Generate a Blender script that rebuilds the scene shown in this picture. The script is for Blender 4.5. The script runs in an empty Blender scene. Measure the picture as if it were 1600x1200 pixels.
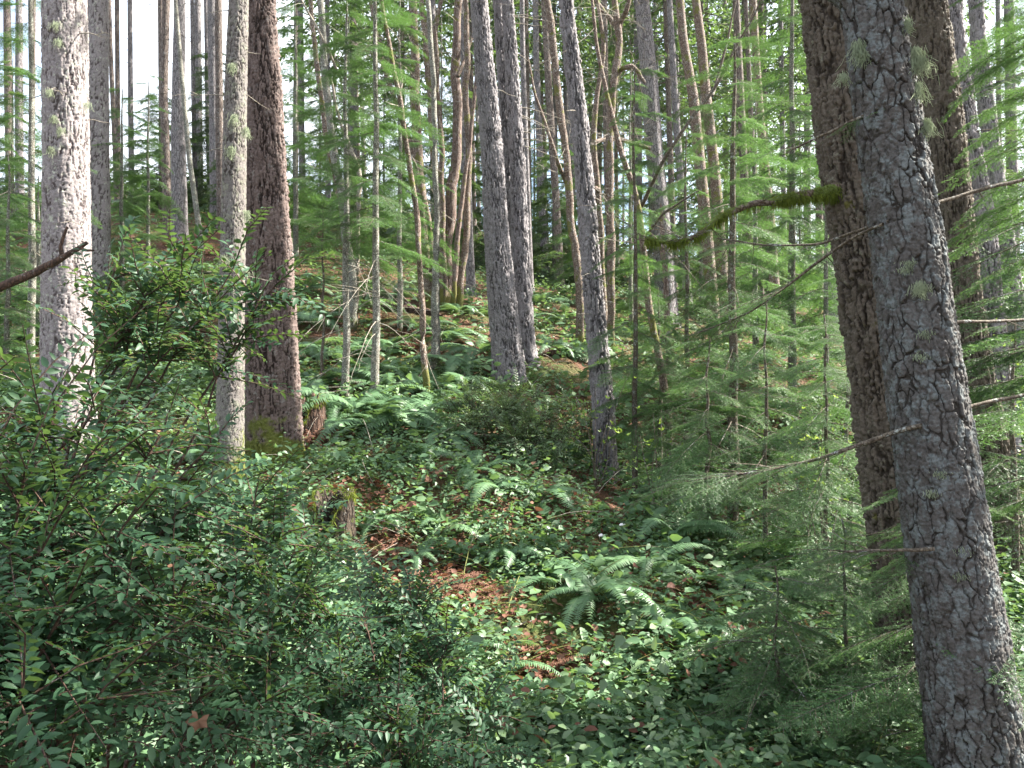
import bpy, math, random
import numpy as np
from mathutils import Vector, Matrix, Euler

# ------------------------------------------------------------------ camera, world, sun, exposure
SC = bpy.context.scene
COL = SC.collection
F = 1256.0                                   # focal length in photo pixels (1600 wide)
cam_d = bpy.data.cameras.new('camera'); cam = bpy.data.objects.new('camera', cam_d); COL.objects.link(cam)
cam_d.sensor_width = 36; cam_d.lens = 36 * F / 1600
cam_d.clip_start = 0.05; cam_d.clip_end = 1000
cam.location = (0, 0, 0); cam.rotation_euler = (math.radians(90), 0, 0)
SC.camera = cam

SUN_AZ, SUN_EL = math.radians(76), math.radians(43)
sv = Vector((math.cos(SUN_EL) * math.sin(SUN_AZ), math.cos(SUN_EL) * math.cos(SUN_AZ), math.sin(SUN_EL)))
w = bpy.data.worlds.new('World'); SC.world = w; w.use_nodes = True
nt = w.node_tree; nt.nodes.clear()
sky = nt.nodes.new('ShaderNodeTexSky'); sky.sky_type = 'NISHITA'; sky.sun_disc = False
sky.sun_elevation = SUN_EL; sky.sun_rotation = SUN_AZ; sky.dust_density = 1.5; sky.air_density = 1.0
bg = nt.nodes.new('ShaderNodeBackground'); bg.inputs['Strength'].default_value = 0.072
out = nt.nodes.new('ShaderNodeOutputWorld')
tc = nt.nodes.new('ShaderNodeTexCoord')
cl = nt.nodes.new('ShaderNodeTexNoise'); cl.inputs['Scale'].default_value = 2.2; cl.inputs['Detail'].default_value = 5
cr = nt.nodes.new('ShaderNodeValToRGB'); cr.color_ramp.elements[0].position = 0.36; cr.color_ramp.elements[1].position = 0.56
mx = nt.nodes.new('ShaderNodeMix'); mx.data_type = 'RGBA'
mx.inputs[7].default_value = (5.4, 5.8, 6.3, 1)       # thin white cloud
nt.links.new(tc.outputs['Generated'], cl.inputs['Vector']); nt.links.new(cl.outputs['Fac'], cr.inputs['Fac'])
nt.links.new(cr.outputs['Color'], mx.inputs[0]); nt.links.new(sky.outputs['Color'], mx.inputs[6])
nt.links.new(mx.outputs[2], bg.inputs['Color']); nt.links.new(bg.outputs['Background'], out.inputs['Surface'])

sun_d = bpy.data.lights.new('sun', 'SUN'); sun_d.energy = 5.0; sun_d.angle = math.radians(0.6); sun_d.color = (1, .95, .85)
sun = bpy.data.objects.new('sun', sun_d); COL.objects.link(sun)
sun.rotation_euler = sv.to_track_quat('Z', 'Y').to_euler()
SC.view_settings.view_transform = 'Standard'; SC.view_settings.look = 'None'
SC.view_settings.exposure = 2.5; SC.view_settings.gamma = 1.0
SC.render.engine = 'CYCLES'
SC.cycles.max_bounces = 7; SC.cycles.diffuse_bounces = 4; SC.cycles.glossy_bounces = 2; SC.cycles.transmission_bounces = 4
SC.cycles.use_denoising = True
try:
    SC.cycles.denoiser = 'OPENIMAGEDENOISE'; SC.cycles.denoising_prefilter = 'ACCURATE'
except Exception:
    pass
SC.cycles.sample_clamp_indirect = 6

RNG = np.random.default_rng(7)
random.seed(7)

# ------------------------------------------------------------------ numpy noise
def _h(ix, iy, iz, s):
    n = (ix.astype(np.int64) * 374761393 + iy.astype(np.int64) * 668265263 + iz.astype(np.int64) * 2147483647 + s * 1274126177) & 0xffffffff
    n = ((n ^ (n >> 13)) * 1274126177) & 0xffffffff
    n = ((n ^ (n >> 16)) * 2246822519) & 0xffffffff
    n = n ^ (n >> 15)
    return (n & 0xffffff) / float(0x1000000)

def vnoise(p, s=0):
    i = np.floor(p); f = p - i; f = f * f * (3 - 2 * f); i = i.astype(np.int64)
    r = 0
    for a in (0, 1):
        for b in (0, 1):
            for c in (0, 1):
                wgt = (f[:, 0] if a else 1 - f[:, 0]) * (f[:, 1] if b else 1 - f[:, 1]) * (f[:, 2] if c else 1 - f[:, 2])
                r = r + wgt * _h(i[:, 0] + a, i[:, 1] + b, i[:, 2] + c, s)
    return r

def fbm(p, s=0, o=3):
    r = 0; amp = .5; tot = 0
    for k in range(o):
        r = r + amp * vnoise(p * (2.03 ** k) + 17.3 * k, s + k); tot += amp; amp *= .5
    return r / tot

def voro(p, s=0):
    i = np.floor(p).astype(np.int64); f = p - i
    F1 = np.full(len(p), 9.0); F2 = np.full(len(p), 9.0); ID = np.zeros(len(p))
    for a in (-1, 0, 1):
        for b in (-1, 0, 1):
            for c in (-1, 0, 1):
                x, y, z = i[:, 0] + a, i[:, 1] + b, i[:, 2] + c
                hx = _h(x, y, z, s)
                d = np.sqrt((a + hx - f[:, 0]) ** 2 + (b + _h(x, y, z, s + 11) - f[:, 1]) ** 2 + (c + _h(x, y, z, s + 23) - f[:, 2]) ** 2)
                nearer = d < F1
                F2 = np.where(nearer, F1, np.minimum(F2, d)); ID = np.where(nearer, hx, ID); F1 = np.where(nearer, d, F1)
    return F1, F2, ID

def sstep(a, b, x):
    t = np.clip((x - a) / (b - a), 0, 1); return t * t * (3 - 2 * t)

# ------------------------------------------------------------------ mesh helpers
def mesh(name, V, Fc, mats, attrs=None, midx=None, smooth=True):
    V = np.asarray(V, dtype=np.float32); Fc = np.asarray(Fc, dtype=np.int32)
    k = Fc.shape[1]; n = len(Fc)
    me = bpy.data.meshes.new(name)
    me.vertices.add(len(V)); me.vertices.foreach_set('co', V.ravel())
    me.loops.add(n * k); me.loops.foreach_set('vertex_index', Fc.ravel())
    me.polygons.add(n); me.polygons.foreach_set('loop_start', np.arange(0, n * k, k, dtype=np.int32))
    me.polygons.foreach_set('loop_total', np.full(n, k, dtype=np.int32))
    if smooth: me.polygons.foreach_set('use_smooth', np.ones(n, dtype=bool))
    if midx is not None: me.polygons.foreach_set('material_index', np.asarray(midx, dtype=np.int32))
    for m in (mats if isinstance(mats, (list, tuple)) else [mats]): me.materials.append(m)
    for kx, a in (attrs or {}).items():
        at = me.attributes.new(kx, 'FLOAT', 'POINT'); at.data.foreach_set('value', np.asarray(a, dtype=np.float32))
    me.update(calc_edges=True)
    return me

def link(name, data, parent=None, loc=None, rot=None, scale=None, matrix=None):
    o = bpy.data.objects.new(name, data); COL.objects.link(o)
    if parent is not None: o.parent = parent
    if matrix is not None: o.matrix_local = matrix
    else:
        if loc is not None: o.location = loc
        if rot is not None: o.rotation_euler = rot
        if scale is not None: o.scale = (scale,) * 3 if np.isscalar(scale) else scale
    return o

def tag(o, label, cat=None, group=None, kind=None):
    o['label'] = label
    if cat: o['category'] = cat
    if group: o['group'] = group
    if kind: o['kind'] = kind
    return o

def thing(name, label, cat, loc, group=None):
    o = link(name, None, loc=loc); o.empty_display_size = .1
    return tag(o, label, cat, group)

def P(px, py, d):
    return np.array([(px - 800) / F * d, d, (600 - py) / F * d])

ORD = 'first second third fourth fifth sixth seventh eighth ninth tenth eleventh twelfth thirteenth fourteenth fifteenth sixteenth seventeenth eighteenth nineteenth twentieth'.split()
def ordw(i, n):
    if i == 0: return 'leftmost'
    if i == n - 1: return 'rightmost'
    if i < 20: return ORD[i] + ' from the left'
    j = n - 1 - i
    if j < 20: return ORD[j] + ' from the right'
    return 'number %d from the left' % (i + 1)

# ------------------------------------------------------------------ materials
def new_mat(name):
    m = bpy.data.materials.new(name); m.use_nodes = True
    nt = m.node_tree; nt.nodes.clear()
    o = nt.nodes.new('ShaderNodeOutputMaterial'); p = nt.nodes.new('ShaderNodeBsdfPrincipled')
    nt.links.new(p.outputs[0], o.inputs['Surface'])
    return m, nt, p, o

def node(nt, t, **kw):
    n = nt.nodes.new(t)
    for k, v in kw.items():
        if k in n.inputs.keys(): n.inputs[k].default_value = v
        else: setattr(n, k, v)
    return n

def mixc(nt, fac, a, b, bt='MIX'):
    n = nt.nodes.new('ShaderNodeMix'); n.data_type = 'RGBA'; n.blend_type = bt
    for s, v in ((0, fac), (6, a), (7, b)):
        if hasattr(v, 'is_output') or hasattr(v, 'links'): nt.links.new(v, n.inputs[s])
        elif s == 0: n.inputs[0].default_value = v
        else: n.inputs[s].default_value = (*v, 1)
    return n.outputs[2]

def ramp(nt, src, stops):
    n = nt.nodes.new('ShaderNodeValToRGB'); e = n.color_ramp.elements
    while len(e) < len(stops): e.new(.5)
    for i, (p, c) in enumerate(stops):
        e[i].position = p; e[i].color = (c, c, c, 1) if np.isscalar(c) else (*c, 1)
    nt.links.new(src, n.inputs[0]); return n.outputs[0]

def math_(nt, op, a, b):
    n = nt.nodes.new('ShaderNodeMath'); n.operation = op
    for i, v in ((0, a), (1, b)):
        if hasattr(v, 'links'): nt.links.new(v, n.inputs[i])
        else: n.inputs[i].default_value = v
    return n.outputs[0]

def leaf_mat(name, stops, trans=(.25, .4, .06), tw=.3, rough=.42, spec=.5, rnd=.35):
    m, nt, p, o = new_mat(name)
    at = node(nt, 'ShaderNodeAttribute', attribute_name='tint')
    oi = node(nt, 'ShaderNodeObjectInfo')
    f = math_(nt, 'ADD', math_(nt, 'MULTIPLY', at.outputs['Fac'], 1 - rnd), math_(nt, 'MULTIPLY', oi.outputs['Random'], rnd))
    c = ramp(nt, f, stops)
    nt.links.new(c, p.inputs['Base Color']); p.inputs['Roughness'].default_value = rough
    p.inputs['Specular IOR Level'].default_value = spec
    t = nt.nodes.new('ShaderNodeBsdfTranslucent')
    nt.links.new(mixc(nt, .5, c, trans), t.inputs['Color'])
    ms = nt.nodes.new('ShaderNodeMixShader'); ms.inputs[0].default_value = tw
    nt.links.new(p.outputs[0], ms.inputs[1]); nt.links.new(t.outputs[0], ms.inputs[2]); nt.links.new(ms.outputs[0], o.inputs['Surface'])
    return m

def bark_mat(name, crack, plate, plate2, lich=(.34, .37, .36), lich_amt=.3, moss=(.10, .115, .018), moss_h=-1., moss_amt=0., cell=(22, 22, 6), bump=.5, own=True, rough=.85):
    m, nt, p, o = new_mat(name)
    tcn = node(nt, 'ShaderNodeTexCoord'); co = tcn.outputs['Object']
    oi = node(nt, 'ShaderNodeObjectInfo')
    mp = node(nt, 'ShaderNodeMapping'); mp.inputs['Scale'].default_value = cell; nt.links.new(co, mp.inputs['Vector'])
    wn = node(nt, 'ShaderNodeTexNoise', Scale=14.0, Detail=2.0); nt.links.new(co, wn.inputs['Vector'])
    wv = nt.nodes.new('ShaderNodeVectorMath'); wv.operation = 'MULTIPLY_ADD'
    nt.links.new(wn.outputs['Color'], wv.inputs[0]); wv.inputs[1].default_value = (1.1, 1.1, 1.1); nt.links.new(mp.outputs[0], wv.inputs[2])
    vo = node(nt, 'ShaderNodeTexVoronoi', feature='DISTANCE_TO_EDGE'); vo.inputs['Scale'].default_value = 1.0
    nt.links.new(wv.outputs[0], vo.inputs['Vector'])
    vc = node(nt, 'ShaderNodeTexVoronoi', feature='F1'); vc.inputs['Scale'].default_value = 1.0; nt.links.new(wv.outputs[0], vc.inputs['Vector'])
    edge = ramp(nt, vo.outputs['Distance'], [(.0, 0.), (.16, 1.)])
    if own:
        at = node(nt, 'ShaderNodeAttribute', attribute_name='plate').outputs['Fac']
        edge = math_(nt, 'MULTIPLY', at, math_(nt, 'ADD', math_(nt, 'MULTIPLY', edge, .15), .85))
        edge = ramp(nt, edge, [(.12, 0.), (.62, 1.)])
    n1 = node(nt, 'ShaderNodeTexNoise', Scale=5.0, Detail=6.0, Roughness=.65); nt.links.new(co, n1.inputs['Vector'])
    n2 = node(nt, 'ShaderNodeTexNoise', Scale=70.0, Detail=3.0); nt.links.new(co, n2.inputs['Vector'])
    n3 = node(nt, 'ShaderNodeTexNoise', Scale=16.0, Detail=5.0, Roughness=.7); nt.links.new(co, n3.inputs['Vector'])
    base = mixc(nt, ramp(nt, n1.outputs['Fac'], [(.35, 0.), (.65, 1.)]), plate, plate2)
    base = mixc(nt, math_(nt, 'MULTIPLY', vc.outputs['Color'], .3), base, tuple(min(1, x * 1.3) for x in plate2))
    base = mixc(nt, math_(nt, 'MULTIPLY', ramp(nt, n2.outputs['Fac'], [(.35, 1.), (.6, 0.)]), .45), base, tuple(x * .5 for x in plate))
    lf = ramp(nt, n3.outputs['Fac'], [(.62 - .25 * lich_amt, 0.), (.70 - .25 * lich_amt, 1.)])
    base = mixc(nt, math_(nt, 'MULTIPLY', lf, .75), base, lich)
    n4 = node(nt, 'ShaderNodeTexNoise', Scale=38.0, Detail=5.0, Roughness=.75); nt.links.new(co, n4.inputs['Vector'])
    base = mixc(nt, ramp(nt, n4.outputs['Fac'], [(.38, .65), (.47, .0), (.55, 0.), (.64, .5)]), base, tuple(x * .42 for x in plate))
    base = mixc(nt, math_(nt, 'MULTIPLY', ramp(nt, n4.outputs['Fac'], [(.60, 0.), (.68, 1.)]), .55), base, lich)
    c = mixc(nt, edge, crack, base)
    sx = node(nt, 'ShaderNodeSeparateXYZ'); nt.links.new(co, sx.inputs[0])
    mz = math_(nt, 'SUBTRACT', moss_h, sx.outputs['Z'])
    mf = math_(nt, 'ADD', math_(nt, 'MULTIPLY', mz, 2.2), math_(nt, 'MULTIPLY', math_(nt, 'SUBTRACT', n1.outputs['Fac'], .5), 3.2))
    if moss_amt > 0:
        mf = math_(nt, 'MAXIMUM', mf, math_(nt, 'MULTIPLY', math_(nt, 'SUBTRACT', n1.outputs['Fac'], 1 - moss_amt), 9.))
    mf = ramp(nt, mf, [(.25, 0.), (.6, 1.)])
    mcol = mixc(nt, n2.outputs['Fac'], tuple(x * .55 for x in moss), tuple(x * 1.35 for x in moss))
    c = mixc(nt, math_(nt, 'MULTIPLY', mf, .9), c, mcol)
    nt.links.new(c, p.inputs['Base Color']); p.inputs['Roughness'].default_value = rough; p.inputs['Specular IOR Level'].default_value = .25
    hgt = math_(nt, 'ADD', math_(nt, 'MULTIPLY', edge, .8), math_(nt, 'MULTIPLY', n2.outputs['Fac'], .5))
    b = node(nt, 'ShaderNodeBump', Strength=bump, Distance=.012); nt.links.new(hgt, b.inputs['Height']); nt.links.new(b.outputs[0], p.inputs['Normal'])
    return m

M = {}
M['fir_purple'] = bark_mat('bark_fir_brown', (.020, .012, .010), (.110, .077, .068), (.160, .121, .11), lich=(.21, .195, .185), lich_amt=.2, moss_h=.5, cell=(24, 24, 6))
M['fir_pale'] = bark_mat('bark_fir_pale', (.055, .042, .042), (.20, .172, .174), (.255, .23, .23), lich=(.40, .42, .34), lich_amt=.25, moss_h=-.2, cell=(26, 26, 8))
M['thin_lichen'] = bark_mat('bark_thin_lichen', (.035, .028, .024), (.125, .108, .10), (.17, .155, .148), lich=(.19, .195, .145), lich_amt=.4, moss_h=.5, cell=(40, 40, 16))
M['fir_grey'] = bark_mat('bark_fir_grey', (.045, .040, .042), (.17, .153, .158), (.235, .215, .22), lich=(.30, .30, .305), lich_amt=.2, moss_h=-.4, cell=(30, 30, 7))
M['plate_grey'] = bark_mat('bark_plate_grey', (.028, .024, .021), (.066, .058, .053), (.09, .086, .084), lich=(.14, .158, .162), lich_amt=.5, moss_h=-.5, cell=(20, 20, 14), bump=.6)
M['hemlock_brown'] = bark_mat('bark_hemlock_brown', (.024, .018, .013), (.080, .064, .050), (.115, .095, .076), lich=(.17, .165, .125), lich_amt=.15, moss=(.09, .085, .02), moss_h=-.2, moss_amt=.36, cell=(34, 34, 7))
M['mossy'] = bark_mat('bark_mossy_maple', (.05, .03, .02), (.17, .12, .095), (.25, .20, .17), lich=(.36, .35, .32), lich_amt=.35, moss=(.115, .118, .026), moss_h=.5, moss_amt=.47, cell=(40, 40, 20), own=False)
M['peeling'] = bark_mat('bark_peeling_red', (.05, .03, .025), (.18, .12, .10), (.26, .20, .17), lich=(.34, .31, .29), lich_amt=.35, moss=(.12, .115, .025), moss_h=.6, moss_amt=.45, cell=(40, 40, 4), own=False)
M['far_grey'] = bark_mat('bark_far_grey', (.06, .053, .055), (.20, .18, .185), (.27, .245, .25), lich_amt=.2, cell=(24, 24, 6), own=False, bump=.8)
M['far_brown'] = bark_mat('bark_far_brown', (.045, .033, .028), (.15, .115, .10), (.21, .17, .15), lich_amt=.2, moss_amt=.3, cell=(24, 24, 6), own=False, bump=.8)
M['sapling'] = bark_mat('bark_sapling', (.05, .045, .035), (.16, .145, .12), (.27, .26, .23), lich=(.36, .38, .33), lich_amt=.5, moss_h=.2, moss_amt=.22, cell=(50, 50, 30), own=False, bump=.3)
M['limb_moss'] = bark_mat('bark_limb_moss', (.05, .03, .02), (.12, .09, .07), (.18, .14, .11), lich_amt=.1, moss=(.08, .115, .02), moss_h=-9., moss_amt=.58, cell=(40, 40, 20), own=False)
M['twig'] = bark_mat('bark_twig', (.04, .03, .022), (.10, .078, .055), (.17, .14, .11), lich_amt=.3, moss_amt=.25, cell=(50, 50, 30), own=False, bump=.2)
M['twig_pale'] = bark_mat('bark_twig_pale', (.12, .10, .08), (.30, .26, .21), (.40, .36, .30), lich_amt=.3, cell=(50, 50, 30), own=False, bump=.2)
M['dead_wood'] = bark_mat('dead_wood', (.02, .012, .009), (.075, .045, .032), (.12, .07, .05), lich_amt=0., moss=(.10, .11, .02), moss_amt=.3, cell=(30, 30, 5), own=False, bump=.9)
M['stump'] = bark_mat('stump_wood', (.012, .008, .006), (.04, .028, .02), (.065, .046, .033), lich_amt=0., moss=(.06, .068, .016), moss_h=.05, moss_amt=.46, cell=(25, 25, 5), own=False, bump=.9)
M['stem'] = bark_mat('shrub_stem', (.03, .02, .015), (.07, .042, .03), (.11, .066, .048), lich_amt=.1, cell=(60, 60, 20), own=False, bump=.2)

M['salal'] = leaf_mat('salal_leaf', [(0, (.038, .085, .044)), (.45, (.084, .158, .076)), (.85, (.145, .215, .10)), (1, (.20, .24, .10))], rough=.56, spec=.35, tw=.3)
M['huckleberry'] = leaf_mat('huckleberry_leaf', [(0, (.017, .047, .024)), (.6, (.036, .084, .043)), (.93, (.062, .118, .055)), (1, (.16, .10, .03))], rough=.5, spec=.28, tw=.24)
M['box'] = leaf_mat('small_bush_leaf', [(0, (.055, .10, .052)), (1, (.14, .195, .10))], rough=.4, tw=.3)
M['fern'] = leaf_mat('fern_leaf', [(0, (.050, .105, .052)), (.6, (.092, .175, .082)), (1, (.15, .235, .10))], rough=.45, tw=.3)
M['hemlock'] = leaf_mat('hemlock_needle', [(0, (.032, .078, .030)), (.5, (.058, .128, .046)), (1, (.10, .19, .058))], trans=(.20, .38, .07), rough=.5, tw=.34)
M['canopy'] = leaf_mat('canopy_needle', [(0, (.028, .062, .027)), (.6, (.054, .108, .042)), (1, (.09, .155, .05))], trans=(.24, .38, .06), rough=.55, tw=.34)
M['bud'] = leaf_mat('spring_leaf', [(0, (.10, .19, .045)), (1, (.17, .27, .06))], trans=(.5, .65, .08), rough=.45, tw=.45)
M['dead_leaf'] = leaf_mat('dead_leaf', [(0, (.065, .028, .02)), (.4, (.14, .062, .042)), (.8, (.20, .115, .075)), (1, (.32, .21, .14))], trans=(.4, .16, .06), rough=.7, tw=.15, spec=.2)
M['moss'] = leaf_mat('moss_strand', [(0, (.06, .09, .015)), (1, (.16, .19, .03))], trans=(.25, .3, .04), rough=.8, tw=.3, spec=.1)
M['lichen'] = leaf_mat('lichen_strand', [(0, (.26, .31, .20)), (1, (.40, .45, .30))], trans=(.4, .45, .3), rough=.8, tw=.3, spec=.1)
M['petal'] = leaf_mat('white_petal', [(0, (.75, .72, .74)), (1, (.85, .82, .84))], trans=(.8, .8, .8), rough=.6, tw=.3)

def ground_mat():
    m, nt, p, o = new_mat('forest_floor')
    co = node(nt, 'ShaderNodeTexCoord').outputs['Object']
    a = node(nt, 'ShaderNodeTexNoise', Scale=1.1, Detail=6.0); nt.links.new(co, a.inputs['Vector'])
    b = node(nt, 'ShaderNodeTexNoise', Scale=34.0, Detail=4.0, Roughness=.7); nt.links.new(co, b.inputs['Vector'])
    v = node(nt, 'ShaderNodeTexVoronoi', Scale=26.0); nt.links.new(co, v.inputs['Vector'])
    litter = mixc(nt, b.outputs['Fac'], (.028, .016, .011), (.13, .072, .045))
    litter = mixc(nt, math_(nt, 'MULTIPLY', v.outputs['Color'], .5), litter, (.19, .095, .058))
    moss = mixc(nt, b.outputs['Fac'], (.022, .034, .010), (.075, .098, .026))
    c = mixc(nt, ramp(nt, a.outputs['Fac'], [(.47, 0.), (.60, 1.)]), litter, moss)
    nt.links.new(c, p.inputs['Base Color']); p.inputs['Roughness'].default_value = .9; p.inputs['Specular IOR Level'].default_value = .15
    bp = node(nt, 'ShaderNodeBump', Strength=.9, Distance=.04); nt.links.new(math_(nt, 'ADD', b.outputs['Fac'], v.outputs['Distance']), bp.inputs['Height'])
    nt.links.new(bp.outputs[0], p.inputs['Normal'])
    return m
M['ground'] = ground_mat()

# ------------------------------------------------------------------ the terrain
CP = [(-200, 760, 7), (-100, 600, 11), (0, 620, 9.5), (0, 545, 12), (0, 470, 16), (60, 410, 21), (-250, 420, 18), (105, 705, 8), (60, 900, 5),
      (360, 752, 7), (425, 722, 7.9), (520, 862, 6.3), (300, 640, 9.5), (300, 520, 13), (290, 425, 17), (280, 352, 22), (280, 325, 30), (140, 345, 22), (200, 1000, 4.6),
      (590, 640, 10), (665, 622, 10.6), (680, 592, 12), (545, 622, 10.4), (480, 560, 12.5), (600, 485, 15), (620, 425, 19), (705, 472, 17), (500, 390, 22), (600, 375, 27),
      (790, 582, 11.5), (825, 556, 12.2), (800, 485, 17), (870, 452, 25), (870, 425, 40), (945, 742, 9), (800, 700, 8.4), (700, 785, 7), (600, 890, 5.8), (620, 700, 8.2), (720, 690, 8.3), (560, 790, 6.9), (800, 905, 6),
      (950, 890, 6.3), (950, 1000, 5.2), (800, 1060, 4.8), (800, 1200, 4.1), (450, 1200, 3.9), (650, 1010, 4.9), (1000, 1200, 4.2), (1150, 775, 10), (1050, 752, 10.2), (1150, 850, 8), (1040, 800, 8.8),
      (1300, 905, 6.6), (1300, 1050, 5.1), (1300, 1200, 4.2), (1200, 625, 13), (1000, 560, 14), (1050, 480, 20), (1300, 525, 20), (1300, 470, 27), (1300, 445, 40),
      (1500, 1240, 3.8), (1430, 1130, 4.7), (1550, 910, 7), (1530, 705, 10), (1570, 620, 14), (1600, 555, 20), (1650, 480, 28), (1900, 900, 6.5), (1850, 600, 16),
      (600, 340, 40), (280, 290, 45), (0, 330, 40), (-300, 330, 40), (1700, 440, 45)]
cpw = [P(*c) for c in CP] + [np.array(c, float) for c in
       [(0, 0, -1.62), (-2, .3, -1.5), (2, .3, -1.7), (0, -4, -1.5), (-6, -4, -1.2), (6, -4, -1.7), (-1.1, 2, -1.5), (-2.2, 3, -1.35), (.8, 2.2, -1.85), (2.2, 2.2, -1.95), (-4, 2, -1.1), (4.5, 2.2, -1.9), (-12, -4, 0), (12, -4, -2),
        (-60, 90, 18), (0, 90, 15), (60, 90, 12), (-60, 40, 12), (70, 40, 7), (-40, 0, 3), (40, 0, -1), (0, 140, 17), (90, 140, 14), (-90, 140, 20)]]
cpw = np.array(cpw)
def _tps_k(r2): return np.where(r2 > 1e-12, .5 * r2 * np.log(r2 + 1e-12), 0)
_n = len(cpw); _A = np.zeros((_n + 3, _n + 3))
_d2 = ((cpw[:, None, :2] - cpw[None, :, :2]) ** 2).sum(-1)
_A[:_n, :_n] = _tps_k(_d2) + np.eye(_n) * (.25 + .01 * cpw[:, 1].clip(0) ** 2); _A[:_n, _n] = 1; _A[:_n, _n + 1:] = cpw[:, :2]; _A[_n:, :_n] = _A[:_n, _n:].T
_w = np.linalg.solve(_A, np.concatenate([cpw[:, 2], np.zeros(3)]))
def gz(x, y):
    x = np.atleast_1d(np.asarray(x, float)); y = np.atleast_1d(np.asarray(y, float))
    out = np.empty(len(x))
    for s in range(0, len(x), 20000):
        q = np.stack([x[s:s + 20000], y[s:s + 20000]], 1)
        out[s:s + 20000] = _tps_k(((q[:, None] - cpw[None, :, :2]) ** 2).sum(-1)) @ _w[:_n] + _w[_n] + q @ _w[_n + 1:]
    q3 = np.stack([x, y, np.zeros(len(x))], 1)
    near = np.exp(-np.clip(y, 0, None) / 30)
    out += (fbm(q3 * 1.1, 3, 3) - .5) * .28 * near + (fbm(q3 * 6, 5, 2) - .5) * .07
    return out
def g1(x, y): return float(gz(x, y)[0])

def axis(lo, hi, fine_lo, fine_hi, step, grow=1.18):
    a = list(np.arange(fine_lo, fine_hi, step)); s = step; v = a[-1]
    while v < hi: s *= grow; v += s; a.append(min(v, hi))
    s = step; v = fine_lo; b = []
    while v > lo: s *= grow; v -= s; b.append(max(v, lo))
    return np.array(b[::-1] + a)
gx = axis(-110, 110, -7, 9, .09); gy = axis(-20, 160, 1.5, 15, .09, 1.06)
GX, GY = np.meshgrid(gx, gy)
gv = np.stack([GX.ravel(), GY.ravel(), gz(GX.ravel(), GY.ravel())], 1)
nx, ny = len(gx), len(gy)
ii = (np.arange(ny - 1)[:, None] * nx + np.arange(nx - 1)[None]).ravel()
ground = link('ground', mesh('ground', gv, np.stack([ii, ii + 1, ii + nx + 1, ii + nx], 1), M['ground']))
ground['kind'] = 'structure'; ground['label'] = 'brown leaf-littered forest floor rising up the hillside'

# ------------------------------------------------------------------ tubes and trunks
def tube(path, rad, sides=6, cap=True):
    path = np.asarray(path, float); rad = np.asarray(rad, float); n = len(path)
    t = np.gradient(path, axis=0); t /= np.linalg.norm(t, axis=1)[:, None] + 1e-9
    ref = np.array([0, 0, 1.]) if abs(t[0, 2]) < .8 else np.array([1., 0, 0])
    u = np.cross(t, ref); u /= np.linalg.norm(u, axis=1)[:, None] + 1e-9; v = np.cross(t, u)
    a = np.arange(sides) / sides * 2 * np.pi
    V = (path[:, None] + rad[:, None, None] * (np.cos(a)[None, :, None] * u[:, None] + np.sin(a)[None, :, None] * v[:, None])).reshape(-1, 3)
    i = np.arange(n - 1)[:, None] * sides; j = np.arange(sides)[None]; j2 = (j + 1) % sides
    Fq = np.stack([i + j, i + j2, i + sides + j2, i + sides + j], -1).reshape(-1, 4)
    return V, Fq

def smooth_path(pts, n):
    pts = np.asarray(pts, float); m = len(pts)
    s = np.concatenate([[0], np.cumsum(np.linalg.norm(np.diff(pts[:, :3], axis=0), axis=1))])
    q = np.linspace(0, s[-1], n)
    r = np.stack([np.interp(q, s, pts[:, k]) for k in range(pts.shape[1])], 1)
    for _ in range(max(1, n // (2 * m))):
        r[1:-1] = (r[:-2] + 2 * r[1:-1] + r[2:]) / 4
    return r

def joinq(parts):
    V = []; Q = []; o = 0
    for v, f in parts: V.append(v); Q.append(f + o); o += len(v)
    return np.concatenate(V), np.concatenate(Q)

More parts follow.
